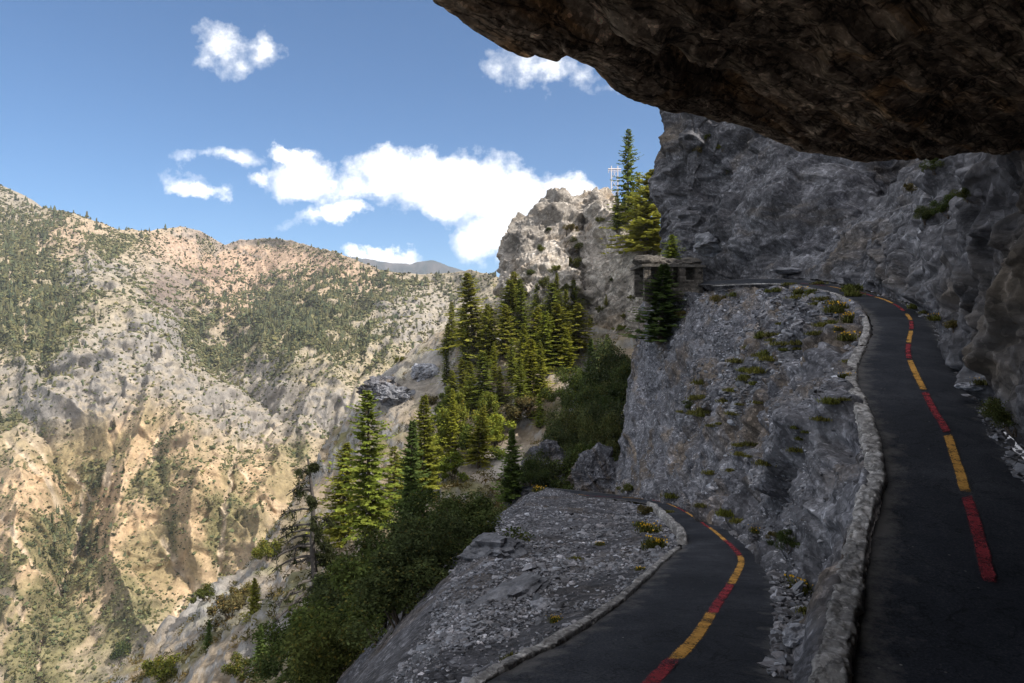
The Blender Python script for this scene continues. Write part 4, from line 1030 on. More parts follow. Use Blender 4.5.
# --- the stand on the sunlit slope below the spur
stand = [(452, 345, 142, 50), (462, 350, 138, 62), (474, 352, 136, 92), (484, 362, 130, 72), (466, 372, 130, 58), (446, 358, 142, 38), (508, 338, 128, 64), (523, 345, 124, 70), (505, 360, 122, 56), (494, 380, 122, 52),
         (512, 385, 116, 64), (530, 395, 110, 78), (522, 375, 116, 62), (545, 372, 112, 70), (558, 362, 112, 74), (566, 345, 112, 62), (552, 340, 116, 54), (538, 350, 118, 56), (472, 402, 118, 52), (484, 412, 112, 60), (500, 402, 112, 50),
         (455, 418, 112, 46), (536, 320, 122, 44), (514, 312, 128, 44), (556, 312, 118, 40), (574, 322, 112, 44), (578, 352, 106, 50), (540, 400, 104, 60), (520, 410, 106, 52), (462, 392, 122, 40), (568, 372, 104, 46), (490, 345, 132, 40)]
spots_word = {0: 'conifer in the sunlit stand below the pale spur'}
for i, (px, py, Y_, h) in enumerate(stand):
    row = 'top' if py < 346 else 'middle' if py < 376 else 'lower'
    look = 'tall ' if h > 65 else 'short ' if h < 47 else ''
    tree(px, py, None, h * random.uniform(.72, 1.08), f'{look}green conifer in the {row} part of the sunlit stand below the pale spur', i * 5 + i // 3, 'conifers in the sunlit stand', wide=random.uniform(1.2, 2.3))
tree(606, 306, None, 12, 'tiny bright conifer alone on the grey talus under the spur', 2, wide=1.4)

# --- dead tree
def dead_tree():
    p = ground_at(316, 626, 42); s_ = 42 / F
    o = empty('dead_tree', p, 'nearly bare dead tree leaning left with drooping branches above the dark scrub', 'tree')
    H = 172 * s_
    r = np.random.default_rng(905)
    tr = [np.array([-.022 * z * (1 + z / H) + .08 * math.sin(z * 1.1), 0, z]) for z in np.linspace(-.4, H * .93, 14)]
    tv, tq = tube(tr, [.24 * (1 - i / 15) + .03 for i in range(14)], 8)
    link('trunk', mk_mesh('trunk', tv, tq, M_deadwood), o)
    cs, as_, bs, ks = [], [], [], []
    for k in range(34):
        u = r.uniform(.12, .99); z = u * H * .93
        b0 = np.array([-.022 * z * (1 + z / H), 0, z])
        sx = -1 if r.uniform() < .6 else 1
        az = (math.pi if sx < 0 else 0) + r.normal(0, .8)
        L = (2.6 * (1 - u) ** .6 + .7) * r.uniform(.45, 1.1) * (1.1 if sx < 0 else .75)
        out = np.array([math.cos(az), math.sin(az), 0])
        pts = [b0 + out * L * t + np.array([0, 0, L * (.22 * t - (.5 if sx < 0 else .35) * t * t)]) + r.normal(0, .04, 3) * (t > 0) for t in np.linspace(0, 1, 7)]
        tw = [tube(pts, [.085 * (1 - i / 7.5) * (1.3 - u) + .02 for i in range(7)], 5)]
        for j in range(7):
            t = r.uniform(.3, 1); q0 = b0 + out * L * t + np.array([0, 0, L * (.22 * t - .42 * t * t)])
            dv = out * .4 + r.normal(0, .5, 3) + np.array([0, 0, -.5]); dv *= L * .22
            tw.append(tube([q0, q0 + dv * .5 + r.normal(0, .03, 3), q0 + dv], [.03, .022, .012], 4))
            if (sx > 0 or r.uniform() < .35):
                n = 60 if sx > 0 else 26
                c = q0 + dv * r.uniform(.2, 1.0, (n, 1)) + r.normal(0, .10, (n, 3)); a = r.normal(size=(n, 3)) * .13; bb = np.cross(a, r.normal(size=(n, 3))); bb *= .035 / (np.linalg.norm(bb, axis=1, keepdims=True) + 1e-6)
                cs.append(c); as_.append(a); bs.append(bb); ks.append(np.clip(r.normal(1, .3, (n, 1)), .4, 2) * np.array([[.05, .055, .025]]))
        link('branch', mk_mesh('branch', *join(tw), M_deadwood), o)
    V, Q, K_ = quads(*map(np.concatenate, (cs, as_, bs, ks)))
    link('foliage', mk_mesh('foliage', V, Q, M_needle, K_, smooth=False), o)
dead_tree()

# --- dark scrub between the scree and the dead tree
def bush(px, py, Y, wpx, label, protos=BUSH_D, k=0, group=None, tall=1.0, cat='shrub', name='shrub'):
    h_ = hit(px, py) if protos is not BUSH_D else None
    p = h_[0] if h_ else ground_at(px, py, Y); Y = p[1]; s = wpx / F * Y / 3.0 * (1.6 / 1.6 if protos is BUSH_D else 1.6)
    return grow(name, protos[k % len(protos)], ('stem', 'foliage'), p - np.array([0, 0, .1 * s]), label, cat, group, s, sz=s * tall)
scrub = [(470, 590, 18, 100), (440, 600, 19, 120), (405, 620, 19, 130), (430, 650, 15, 120), (385, 660, 17, 140), (350, 660, 22, 120), (345, 690, 19, 130), (400, 690, 14, 120), (315, 690, 24, 110), (420, 575, 26, 90), (385, 590, 28, 110), (350, 620, 30, 110), (450, 560, 24, 70), (300, 675, 30, 90), (372, 575, 36, 80), (340, 600, 38, 80)]
for i, (px, py, Y_, w_) in enumerate(scrub):
    bush(px, py, Y_, w_, 'dark leafy shrub in the scrub thicket beside the scree', k=i, group='shrubs of the dark thicket below the scree', tall=random.uniform(.8, 1.1))
for i, (px, py, Y_, w_, t_) in enumerate([(430, 535, 46, 70, 1.2), (445, 545, 40, 50, 1.0), (480, 505, 54, 36, 1.0), (500, 512, 50, 40, .9), (528, 495, 58, 40, 1.1), (572, 440, 74, 60, 1.3), (600, 430, 70, 66, 1.3), (588, 410, 80, 60, 1.2), (610, 395, 78, 50, 1.2), (560, 470, 66, 46, 1.0), (600, 465, 62, 50, 1.1), (575, 390, 90, 50, 1.2), (540, 470, 70, 40, 1), (608, 452, 64, 50, 1.3), (585, 455, 66, 50, 1.1), (560, 450, 70, 44, 1.2), (598, 372, 84, 44, 1.4), (615, 360, 80, 40, 1.4), (612, 375, 84, 56, 1.5), (628, 366, 78, 50, 1.4), (596, 362, 92, 50, 1.3), (623, 342, 88, 40, 1.3), (545, 456, 62, 54, 1.2), (572, 446, 62, 58, 1.2), (592, 440, 62, 56, 1.3), (606, 420, 66, 56, 1.4), (562, 428, 70, 54, 1.2), (578, 466, 58, 44, 1.0), (610, 462, 58, 44, 1.2)]):
    bush(px, py, Y_, w_, ('dark shrub among the shaded bushes at the foot of the near rock corner' if px > 530 else 'dark shrub in the shade behind the crest of the scree'), k=i + 1, group=('bushes at the foot of the near rock corner' if px > 530 else 'bushes behind the scree crest'), tall=t_)
# --- sunlit shrubs
lit = [(165, 680, 68, 50, 1, 'bright yellow green bush low on the pale rib, near the rib foot'), (120, 660, 86, 26, 3, 'green bush on the far edge of the grey rib'), (232, 618, 70, 40, 2, 'tawny dry shrub on the lit rib left of the young yellow firs'), (205, 600, 82, 26, 0, 'olive shrub on the crest of the lit rib'), (268, 560, 88, 34, 1, 'bright shrub on the rib crest behind the dead tree'),
       (245, 600, 78, 34, 2, 'brown shrub above the tawny one on the lit rib'), (400, 362, 152, 12, 1, 'tiny bright shrub on the skyline left of the talus patch'), (510, 425, 98, 46, 2, 'tawny scrub bush beside the golden green tree'), (528, 410, 100, 36, 2, 'smaller tawny scrub bush on the slope below the stand'), (430, 405, 126, 20, 2, 'brownish shrub below the boulder on the talus patch'),
       (575, 250, 111, 22, 0, 'olive shrub growing in the cleft of the pale spur'), (572, 268, 110, 20, 1, 'bright shrub lower in the cleft of the pale spur'), (570, 232, 113, 14, 2, 'small dry shrub near the top of the spur cleft'), (618, 375, 96, 8, 1, 'bright green sprig at the shadow edge under the spur'),
       (625, 318, 92, 10, 1, 'little bright plant on the ledge under the spur'), (236, 676, 58, 30, 0, 'olive bush below the young firs on the lit slope'), (285, 650, 50, 26, 2, 'dry bush below the dead tree roots'), (545, 290, 114, 18, 0, 'olive shrub on the lower face of the pale spur'), (525, 298, 118, 16, 1, 'green shrub at the left foot of the pale spur'), (620, 225, 106, 16, 1, 'bright shrub at the foot of the short conifer by the pylon')]
for px, py, Y_, w_, k, lb in lit:
    bush(px, py, Y_, w_, lb, protos=BUSH_S, k=k, tall=random.uniform(.8, 1.2))
# --- plants fixed by sight onto rock faces and path edges
def on_face(px, py, proto, parts, size_px, label, cat, group=None, name='shrub', unit=3.0, k=1.0, sink=.1):
    h = hit(px, py)
    if not h: return
    p, n_, _ = h
    s = size_px / F * p[1] / unit
    return grow(name, proto, parts, p - np.array([0, 0, sink * s]), label, cat, group, s, sz=s * k)
for px, py, w_, k, lb in [(935, 172, 26, 0, 'dark upright shrub high on the cliff under the overhang'), (948, 215, 34, 1, 'dark spreading shrub on the ledge of the right hand cliff'), (925, 222, 26, 3, 'low dark shrub beside the spreading one on the cliff ledge'), (968, 200, 26, 2, 'dark shrub at the upper end of the cliff ledge'), (912, 192, 20, 2, 'olive shrub on the rib crest of the cliff'),
                          (706, 140, 12, 0, 'green shrub near the top of the tall back cliff'), (722, 150, 12, 1, 'dark shrub on the back cliff just right of the top one'), (726, 172, 18, 3, 'dark hanging shrub in the cleft of the back cliff'), (1016, 430, 60, 2, 'leafy green bush at the foot of the near buttress by the upper path'), (1003, 415, 30, 0, 'small green bush beside the leafy one at the buttress foot'),
                          (790, 550, 34, 1, 'round green bush between the lower path and the rock slope'), (776, 540, 18, 2, 'smaller green bush beside the round one at the lower path'), (718, 304, 20, 2, 'olive bush on the slope right of the hut spruce'), (680, 318, 16, 2, 'olive bush behind the hut spruce'), (690, 408, 16, 3, 'dark bush in the middle of the rock slope'), (953, 330, 22, 2, 'olive bush leaning on the cliff beside the upper path bend'),
                          (644, 515, 20, 2, 'yellowish bush on the scree side at the far bend of the lower path'), (628, 492, 16, 1, 'dark bush at the rock foot behind the lower path'), (560, 484, 14, 2, 'small bush on the crest of the scree mound')]:
    on_face(px, py, BUSH_D[k % 4] if w_ > 24 else BUSH_S[k % 4], ('stem', 'foliage'), w_ * (1 if w_ > 24 else 1.5), lb, 'shrub')
for i, (px, py, w_) in enumerate([(541, 252, 12), (556, 272, 14), (530, 276, 12), (566, 292, 14), (601, 312, 12), (612, 282, 10), (592, 326, 14), (621, 331, 12), (560, 312, 16), (514, 302, 14), (600, 222, 10), (548, 232, 9), (586, 300, 10), (632, 300, 10), (640, 320, 12)]):
    on_face(px, py, BUSH_S[(0, 1, 3)[i % 3]], ('stem', 'foliage'), w_ * 1.6, 'small olive shrub clinging to the sunlit spur rock', 'shrub', 'small shrubs on the pale spur')
on_face(698, 155, BUSH_S[2], ('stem', 'foliage'), 26, 'straw yellow shrub on the sunlit ledge of the back cliff', 'shrub')
tf = [(852, 290, 18, 0), (876, 293, 16, 1), (916, 308, 14, 0), (926, 313, 12, 1), (938, 320, 14, 2), (983, 384, 20, 3), (656, 548, 22, 2), (648, 533, 20, 2), (640, 505, 18, 1), (653, 512, 16, 1), (671, 497, 14, 0), (700, 506, 12, 1), (725, 515, 18, 0), (737, 522, 14, 1), (756, 532, 12, 2), (800, 590, 26, 2), (806, 612, 16, 1),
      (840, 312, 22, 2), (852, 322, 20, 2), (848, 340, 18, 2), (834, 304, 16, 1), (822, 300, 14, 1), (812, 293, 12, 0), (840, 330, 14, 3), (772, 360, 20, 1), (760, 372, 22, 1), (748, 380, 18, 1), (738, 362, 16, 1), (728, 402, 16, 1), (705, 412, 18, 1), (780, 345, 16, 1), (700, 398, 14, 1), (770, 292, 10, 0), (735, 296, 12, 0), (800, 294, 14, 2), (555, 622, 12, 2), (600, 545, 12, 3), (575, 560, 12, 1),
      (846, 378, 12, 2), (843, 400, 12, 1), (850, 362, 12, 1), (512, 660, 18, 1), (640, 570, 12, 3), (538, 492, 12, 2)]
rt = random.Random(77)
for (x0, y0, x1, y1, n_) in ((690, 415, 790, 335, 16), (700, 430, 745, 395, 6), (735, 350, 840, 318, 9), (640, 530, 668, 520, 5), (800, 297, 850, 300, 8), (690, 480, 760, 440, 6), (770, 470, 830, 400, 7)):
    for _ in range(n_):
        u_ = rt.random(); tf.append((x0 + (x1 - x0) * u_ + rt.gauss(0, 9), y0 + (y1 - y0) * u_ + rt.gauss(0, 6), rt.uniform(8, 18), rt.choice((0, 1, 1, 1))))
for i, (px, py, w_, k) in enumerate(tf):
    where = ('at the inner edge of the upper path' if px > 850 and py < 400 and (px > 872 or py < 300) else 'on the slope outside the upper path kerb' if px > 795 and py < 410 else 'on the grey rock slope between the paths' if 690 < px < 795 and py < 420 else 'along the lower path and its rock foot' if px > 660 and py > 490 else 'on the scree beside the lower path')
    lk = 'yellow flowering tuft' if k >= 2 else 'green tuft'
    on_face(px, py, TUFT[k], ('leaves', 'blossoms'), w_ * 1.15, f'{lk} {where}', 'plant', f'{lk}s {where}', 'plant_tuft', .62, .9, .02)

# ------------------------------------------------------------------ stone hut
def hut():
    c0 = np.array([9.9, 55.0, 3.55])
    c0 = at(672, 290, 52)
    o = empty('stone_hut', c0, 'small stone shelter hut with open windows under a heavy flat roof', 'hut', rz=.12)
    r = np.random.default_rng(950)
    def masonry(name, x0, x1, y0, y1, z0, z1):
        Vs, Qs, Ks, n = [], [], [], 0
        z = z0
        while z < z1 - .02:
            h = min(r.uniform(.13, .22), z1 - z)
            x = x0
            while x < x1 - .02:
                w_ = min(r.uniform(.18, .42), x1 - x)
                j = r.uniform(-.02, .035, 6)
                bx_ = np.array([[x + .006, y0 - j[0], z + .006], [x + w_ - .006, y0 - j[0], z + .006], [x + w_ - .006, y1 + j[1], z + .006], [x + .006, y1 + j[1], z + .006], [x + .006, y0 - j[2], z + h - .006], [x + w_ - .006, y0 - j[3], z + h - .006], [x + w_ - .006, y1 + j[1], z + h - .006], [x + .006, y1 + j[1], z + h - .006]])
                bx_[:, 0] = np.where(bx_[:, 0] < x0 + .01, bx_[:, 0] - abs(j[4]), bx_[:, 0])
                Vs.append(bx_ + r.normal(0, .008, (8, 3))); Qs.append(np.array([[0, 1, 5, 4], [1, 2, 6, 5], [2, 3, 7, 6], [3, 0, 4, 7], [4, 5, 6, 7], [3, 2, 1, 0]]) + n); n += 8
                Ks.append(np.repeat(np.clip(r.normal(.95, .28, (1, 1)), .45, 1.7) * np.array([[1, .97, .93]]), 8, 0)); x += w_
            z += h
        link(name, mk_mesh(name, np.concatenate(Vs), np.concatenate(Qs), M_hutstone, np.concatenate(Ks), smooth=False), o)
    masonry('parapet', -2.2, -.75, -.2, .15, -.9, .62)
    masonry('parapet', -.75, .55, -.2, .15, -.9, .55)
    masonry('parapet', .55, 2.35, -.2, .15, -.9, .80)
    for x0, x1 in ((-2.22, -1.72), (-.30, .02), (.52, 1.02), (1.78, 2.37)): masonry('pier', x0, x1, -.22, .17, .55 if x0 != -.30 else .2, 1.72)
    masonry('back_wall', -2.2, 2.35, 2.3, 2.6, -.4, 1.72)
    masonry('side_wall', 2.05, 2.36, .18, 2.3, -.4, 1.72)
    # roof: thick uneven slab
    gx_, gy_ = np.meshgrid(np.linspace(-2.45, 2.55, 70), np.linspace(-.38, 2.8, 44), indexing='ij')
    top = np.stack([gx_, gy_, 1.92 + .0 * gx_], -1); Pn = top.reshape(-1, 3)
    top[:, :, 2] += (.06 * fbm(Pn * 1.2, 3, 951) + .05 * facet(Pn / .4, 952)).reshape(gx_.shape)
    bot = top.copy(); bot[:, :, 2] = 1.723
    V = np.concatenate([top.reshape(-1, 3), bot.reshape(-1, 3)]); n1 = 70 * 44; idx = np.arange(n1).reshape(70, 44)
    loop = np.concatenate([idx[:, 0], idx[-1, 1:], idx[-2::-1, -1], idx[0, -2:0:-1]]); l2 = np.roll(loop, -1)
    V[:, :2] += .05 * np.stack([fbm(V * np.array([2, 2, .01]), 2, 953), fbm(V * np.array([2, 2, .01]), 2, 954)], 1)
    Q = np.concatenate([gfaces(70, 44), gfaces(70, 44)[:, ::-1] + n1, np.stack([loop, loop + n1, l2 + n1, l2], 1)])
    roof = link('roof_slab', mk_mesh('roof_slab', V, Q, M_hutstone, np.ones((len(V), 3)) * .85, smooth=False), o)
    for (x, y, z, s_, sd_) in ((-1.75, .9, 2.3, .75, 1), (1.85, 1.0, 2.25, .62, 2), (.6, 1.5, 2.2, .6, 3), (-.5, 1.6, 2.3, .7, 4)):
        me = bpy.data.meshes.new('roof_rock'); bm = bmesh.new(); bmesh.ops.create_icosphere(bm, subdivisions=3, radius=1)
        Vv = np.array([tuple(v_.co) for v_ in bm.verts]); T = np.array([[v_.index for v_ in fc.verts] for fc in bm.faces]); bm.free()
        Vv = Vv * (1 + .25 * facet(Vv * 1.4 + sd_, sd_ + 960))[:, None] * np.array([1.3, .9, .62]) * s_ + np.array([x, y, z])
        link('roof_rock', mk_mesh('roof_rock', Vv, T, M_hutstone, np.ones((len(Vv), 3)) * .8, smooth=False), roof)
hut()

# ------------------------------------------------------------------ power pylon on the ridge behind the saddle
def pylon():
    Yp = 185
    p = at(614.5, 252, Yp); gp = drop(p[0], p[1]); base_z = p[2] if gp is None else min(p[2], gp[2] + .1)
    o = empty('power_pylon', (p[0], p[1], base_z), 'pale steel H frame power pylon behind the conifers on the saddle', 'pylon')
    zt = (341.5 - 166) / F * Yp - base_z; za = (341.5 - 169) / F * Yp - base_z; s_ = Yp / F
    def bar(a, b, w_, nm):
        link(nm, mk_mesh(nm, *tube([a, b], [w_, w_], 6), M_steel), o)
    for x in (-3.2, 3.2): bar((x * s_, 0, 0), (x * s_, 0, zt), .15, 'pole')
    bar((-6.4 * s_, 0, za), (6.6 * s_, 0, za), .17, 'crossarm')
    bar((-6.4 * s_, 0, za - .5), (6.6 * s_, 0, za - .5), .08, 'crossarm')
    for a, b in ((0, 10), (10, 20), (20, 30)):
        bar((-3.2 * s_, .05, za - a * s_), (3.2 * s_, .05, za - b * s_), .06, 'brace'); bar((3.2 * s_, -.05, za - a * s_), (-3.2 * s_, -.05, za - b * s_), .06, 'brace')
    for x in (-6, 0, 6): bar((x * s_, 0, za - .1), (x * s_, 0, za - 1.1), .07, 'insulator')
pylon()

# ------------------------------------------------------------------ vegetation on the far mountain
r = np.random.default_rng(1001)
area = np.linalg.norm(np.cross(np.gradient(GF, axis=0), np.gradient(GF, axis=1)), axis=2).ravel()
vis = (pxf > -188) & (pxf < 520) & (pyf < 720)
wt = np.clip(vegd, 0, 1) ** 1.5 * area * vis * (1 - .9 * ch) + .02 * area * vis
wt = wt / wt.sum()
forest = np.clip(1.2 * (Z(10, 275, 45, 60) + Z(40, 330, 50, 50) + Z(310, 335, 100, 45) + Z(400, 285, 80, 16) + .5 * Z(100, 225, 150, 12) + .6 * Z(70, 540, 30, 60) + .5 * Z(20, 415, 60, 14)), .04, 1)
NSH = 165000
si = r.choice(len(wt), NSH, p=wt)
bmz = bmesh.new(); bmesh.ops.create_icosphere(bmz, subdivisions=1, radius=1); IV = np.array([tuple(v_.co) for v_ in bmz.verts]); IT = np.array([[v_.index for v_ in fc.verts] for fc in bmz.faces]); bmz.free()
def scatter(name, base, size, hfac, tone, seed, label, cone=False):
    rr_ = np.random.default_rng(seed); n = len(base)
    if cone:
        seg = 6; ring = [(math.cos(2 * math.pi * k / seg), math.sin(2 * math.pi * k / seg)) for k in range(seg)]
        U = np.array([(x, y, .12) for x, y in ring] + [(x * .62, y * .62, .42) for x, y in ring] + [(x * .3, y * .3, .72) for x, y in ring] + [(0, 0, 1)] + [(0, 0, .05)])
        T = []
        for a_ in (0, 6):
            for k in range(6):
                k2 = (k + 1) % 6; T += [(a_ + k, a_ + k2, a_ + 6 + k2), (a_ + k, a_ + 6 + k2, a_ + 6 + k)]
        for k in range(6): T += [(12 + k, 12 + (k + 1) % 6, 18), ((k + 1) % 6, k, 19)]
        T = np.array(T)
    else: U, T = IV * np.array([1, 1, .8]) + np.array([0, 0, .35]), IT
    jit = 1 + .34 * rr_.normal(size=(n, len(U), 1))
    W = U[None] * jit * size[:, None, None] * np.array([1, 1, hfac]) + base[:, None, :]
    K_ = np.array(tone)[None] * np.clip(rr_.normal(1, .3, (n, 1)), .45, 2) * (1 + np.array([.35, .12, 0]) * rr_.uniform(-.5, 1, (n, 1)))
    o = link(name, mk_mesh(name, W.reshape(-1, 3), (T[None] + (np.arange(n) * len(U))[:, None, None]).reshape(-1, 3), M_farveg, np.repeat(K_, len(U), 0), smooth=False))
    return tag(o, label, kind='stuff')
sb = Pfd[si] + r.normal(0, .8, (NSH, 3)) * np.array([1, 1, 0])
scatter('distant_scrub', sb, r.lognormal(-.30, .5, NSH).clip(.3, 2.4) * np.clip(sb[:, 1] / 700, .68, 1.15), .85, (.085, .088, .038), 1002, 'olive scrub dotting the mountain side across the canyon')
wt2 = forest * (.3 + vegd) * area * vis * (1 - ch) * (1 - .5 * grock); wt2 /= wt2.sum()
NTR = 5000
ti = r.choice(len(wt2), NTR, p=wt2)
tb = Pfd[ti]; th_ = r.lognormal(1.6, .38, NTR).clip(2.5, 11)
app = th_ / tb[:, 1]
order = np.argsort(-app)
solo, rest = order[:220], order[220:]
scatter('distant_forest', tb[rest] - np.array([0, 0, .4]), th_[rest] * .30, 3.4, (.078, .082, .042), 1003, 'dark conifers scattered over the far mountain side', cone=True)
for k, i in enumerate(solo):
    tr_, cw = CON_LOW[k % 3]
    o = link('pine_tree', cw, None, tb[i] - np.array([0, 0, .4])); sc_ = th_[i] / 12; o.scale = (sc_ * 1.25, sc_ * 1.25, sc_); o.rotation_euler = (0, 0, random.uniform(0, 6.28))
    z_ = pyf[ti[i]]
    wh = 'high on' if z_ < 330 else 'midway down' if z_ < 470 else 'low on'
    tag(o, f'dark green pine standing {wh} the mountain side across the canyon', 'tree', f'pines {wh} the far mountain side')
# shrubs on the near hillside (stuff: low ground cover)
hv = np.clip(.15 + .9 * fbm(Ph / 9, 4, 181) + .3, 0, 1) * (1 - tal) * (1 - .6 * rib) * (Ph[:, 1] > 40) * (ppx > 60) * (ppx < 660)
ah = np.linalg.norm(np.cross(np.gradient(GHd, axis=0), np.gradient(GHd, axis=1)), axis=2).ravel()
hv = hv * ah; hv /= hv.sum()
hi = r.choice(len(hv), 9000, p=hv)
hb = GHd.reshape(-1, 3)[hi]
nl_ = 26
cc = np.repeat(hb, nl_, 0) + r.normal(0, .28, (9000 * nl_, 3)) * np.array([1, 1, .6]) + np.array([0, 0, .22])
aa = r.normal(size=(len(cc), 3)) * .13; bb = np.cross(aa, r.normal(size=(len(cc), 3))); bb *= .05 / (np.linalg.norm(bb, axis=1, keepdims=True) + 1e-6)
tn = np.repeat(np.array([[.095, .09, .036]]) * np.clip(r.normal(1, .35, (9000, 1)), .4, 2) * (1 + np.array([.5, .1, 0]) * r.uniform(-.3, 1, (9000, 1))), nl_, 0)
V, Q, K_ = quads(cc, aa, bb, tn)
tag(link('ground_cover', mk_mesh('ground_cover', V, Q, M_leaf, K_, smooth=False)), 'low dry ground cover on the hillside below the trail', kind='stuff')

# ------------------------------------------------------------------ air
hz = bpy.data.materials.new('air_haze'); hz.use_nodes = True; hz.node_tree.nodes.clear(); t = NT(hz.node_tree)
pv = t.n('ShaderNodeVolumePrincipled'); pv.inputs['Color'].default_value = (.80, .88, 1, 1); pv.inputs['Density'].default_value = HAZE; pv.inputs['Anisotropy'].default_value = .1
ow = t.n('ShaderNodeOutputMaterial'); t.l(pv.outputs[0], ow.inputs['Volume'])
hv_ = np.array([[x, y, z] for z in (-292, 690) for x, y in ((-9000, -6000), (9000, -6000), (9000, 12000), (-9000, 12000))], float)
tag(link('haze', mk_mesh('haze', hv_, np.array([[3, 2, 1, 0], [4, 5, 6, 7], [0, 1, 5, 4], [1, 2, 6, 5], [2, 3, 7, 6], [3, 0, 4, 7]]), hz, smooth=False)), 'thin pale blue haze in the canyon air', kind='stuff')

# ------------------------------------------------------------------ light
a_, e_ = rad(SUN_AZ), rad(SUN_EL)
sv = Vector((math.cos(e_) * math.sin(a_), math.cos(e_) * math.cos(a_), math.sin(e_)))
sl = bpy.data.lights.new('sun', 'SUN'); sl.energy = 5.0; sl.angle = rad(.5); sl.color = (1, .955, .88)
so = bpy.data.objects.new('sun', sl); C.objects.link(so); so.rotation_euler = sv.to_track_quat('Z', 'Y').to_euler()

wd = bpy.data.worlds.new('World'); SC.world = wd; wd.use_nodes = True
nt = wd.node_tree; nt.nodes.clear(); t = NT(nt)
sky = t.n('ShaderNodeTexSky', sky_type='NISHITA', sun_disc=False, sun_elevation=e_, sun_rotation=a_, altitude=1900, air_density=1.0, dust_density=.25, ozone_density=2.2)
dirn = t.n('ShaderNodeTexCoord').outputs['Generated']
sx = t.n('ShaderNodeSeparateXYZ'); t.l(dirn, sx.inputs[0])
yy = t.math('MAXIMUM', sx.outputs['Y'], .02)
uvc = t.n('ShaderNodeCombineXYZ'); t.l(t.math('DIVIDE', sx.outputs['X'], yy), uvc.inputs[0]); t.l(t.math('DIVIDE', sx.outputs['Z'], yy), uvc.inputs[1])
uv = uvc.outputs[0]
def wnoise(scale, detail, rough):
    x = t.n('ShaderNodeTexNoise'); x.inputs['Scale'].default_value = scale; x.inputs['Detail'].default_value = detail; x.inputs['Roughness'].default_value = rough; t.l(uv, x.inputs['Vector']); return x
nw = wnoise(9, 8, .62)
wv = t.vmath('SUBTRACT', nw.outputs['Color'], (.5, .5, .5)); wsc = t.vmath('SCALE', wv.outputs[0]); wsc.inputs['Scale'].default_value = .11
uvw = t.vmath('ADD', uv, wsc.outputs[0]).outputs[0]
def blobs(lst):
    acc = None
    for (px, py, rx, ry, ang) in lst:
        mp = t.n('ShaderNodeMapping', vector_type='TEXTURE'); mp.inputs['Location'].default_value = ((px - 512) / F, (341.5 - py) / F, 0); mp.inputs['Rotation'].default_value = (0, 0, rad(ang)); mp.inputs['Scale'].default_value = (rx / F, ry / F, 1)
        t.l(uvw, mp.inputs['Vector'])
        ln = t.vmath('LENGTH', mp.outputs[0]).outputs['Value']
        v_ = t.math('SUBTRACT', 1.0, ln)
        acc = v_ if acc is None else t.math('SMOOTH_MAX', acc, v_, .12)
    return acc
thick = blobs([(385, 172, 50, 30, 8), (440, 184, 70, 42, -8), (505, 198, 74, 38, -6), (560, 196, 56, 26, 0), (494, 236, 48, 34, 30), (535, 218, 52, 36, 0), (306, 178, 42, 33, 0), (348, 214, 26, 17, 10), (382, 259, 40, 10, -6), (292, 150, 27, 10, -5), (196, 190, 32, 12, -6)])
thin = blobs([(220, 45, 19, 36, 30), (267, 47, 22, 20, 15), (550, 74, 58, 22, -10), (222, 152, 40, 9, 0), (318, 221, 40, 11, 8), (196, 184, 34, 11, -12), (262, 176, 16, 7, 0)])
fn = wnoise(17, 9, .60).outputs['Fac']
d1 = t.math('ADD', thick, t.math('MULTIPLY', t.math('SUBTRACT', fn, .5), 1.5))
a1 = t.ramp(d1, [(-.02, 0.0), (.14, .25), (.32, .75), (.55, 1.0)])
d2 = t.math('ADD', thin, t.math('MULTIPLY', t.math('SUBTRACT', fn, .5), 3.2))
a2 = t.math('MULTIPLY', t.ramp(d2, [(.05, 0.0), (.45, .28), (.95, .9)]), .85)
al = t.math('MAXIMUM', a1, a2)
front = t.math('GREATER_THAN', sx.outputs['Y'], .05)
al = t.math('MULTIPLY', al, front)
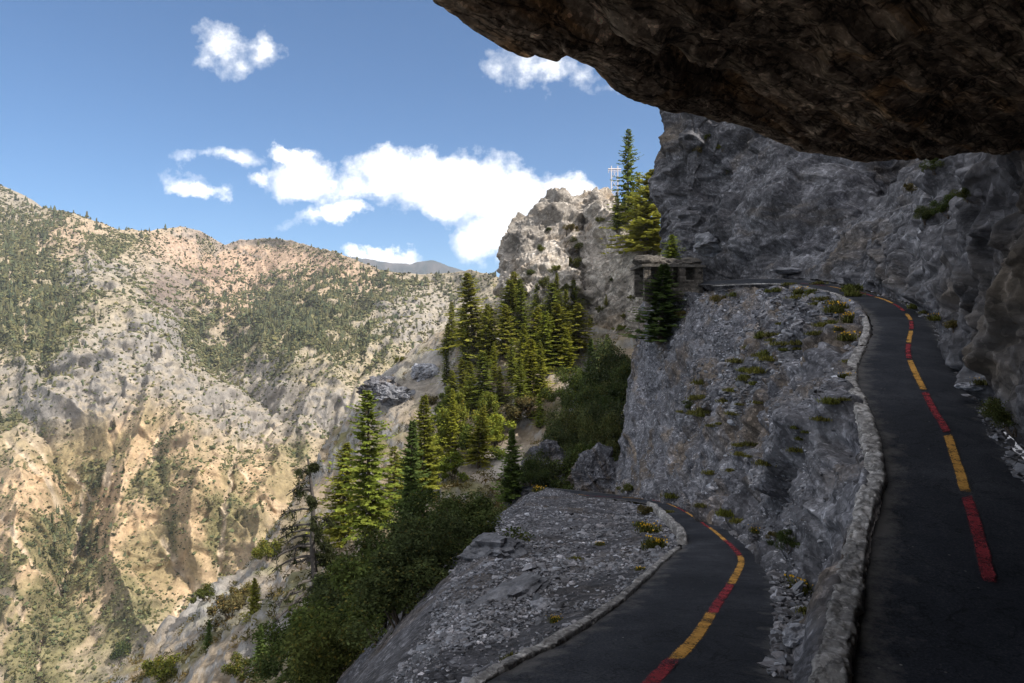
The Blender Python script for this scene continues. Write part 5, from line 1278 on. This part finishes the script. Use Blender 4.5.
# unseen cumulus left, overhead and behind, added to brighten the shaded rock
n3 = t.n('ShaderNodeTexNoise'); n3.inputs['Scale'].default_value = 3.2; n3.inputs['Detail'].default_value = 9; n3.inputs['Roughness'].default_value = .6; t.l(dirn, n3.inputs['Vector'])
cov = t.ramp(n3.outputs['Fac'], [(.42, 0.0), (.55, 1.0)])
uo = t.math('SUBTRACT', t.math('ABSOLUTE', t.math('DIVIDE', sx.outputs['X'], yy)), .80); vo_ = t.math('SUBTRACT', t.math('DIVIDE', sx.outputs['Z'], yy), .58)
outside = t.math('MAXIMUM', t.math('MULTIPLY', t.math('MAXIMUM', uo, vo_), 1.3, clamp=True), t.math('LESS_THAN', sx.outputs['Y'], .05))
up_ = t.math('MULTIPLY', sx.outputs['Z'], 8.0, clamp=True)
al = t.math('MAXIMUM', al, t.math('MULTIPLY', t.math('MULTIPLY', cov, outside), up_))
gr = t.math('ADD', t.math('MULTIPLY', wnoise(11, 8, .6).outputs['Fac'], .75), t.math('MULTIPLY', d1, -.16))
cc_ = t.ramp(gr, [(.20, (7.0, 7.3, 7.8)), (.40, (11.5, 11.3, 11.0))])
skyc = t.mix(1.0, sky.outputs[0], (.43, .70, .88), 'MULTIPLY')
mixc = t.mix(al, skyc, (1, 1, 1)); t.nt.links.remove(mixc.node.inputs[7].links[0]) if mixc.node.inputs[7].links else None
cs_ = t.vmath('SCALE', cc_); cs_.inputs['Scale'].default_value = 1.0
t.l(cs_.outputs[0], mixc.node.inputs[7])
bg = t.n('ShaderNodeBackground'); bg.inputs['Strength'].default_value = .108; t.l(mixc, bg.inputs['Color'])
ow = t.n('ShaderNodeOutputWorld'); t.l(bg.outputs[0], ow.inputs[0])

SC.view_settings.view_transform = 'Standard'; SC.view_settings.look = 'None'; SC.view_settings.exposure = .6; SC.view_settings.gamma = 1.0
SC.cycles.max_bounces = 8; SC.cycles.diffuse_bounces = 6; SC.cycles.glossy_bounces = 2; SC.cycles.transmission_bounces = 3; SC.cycles.use_denoising = True
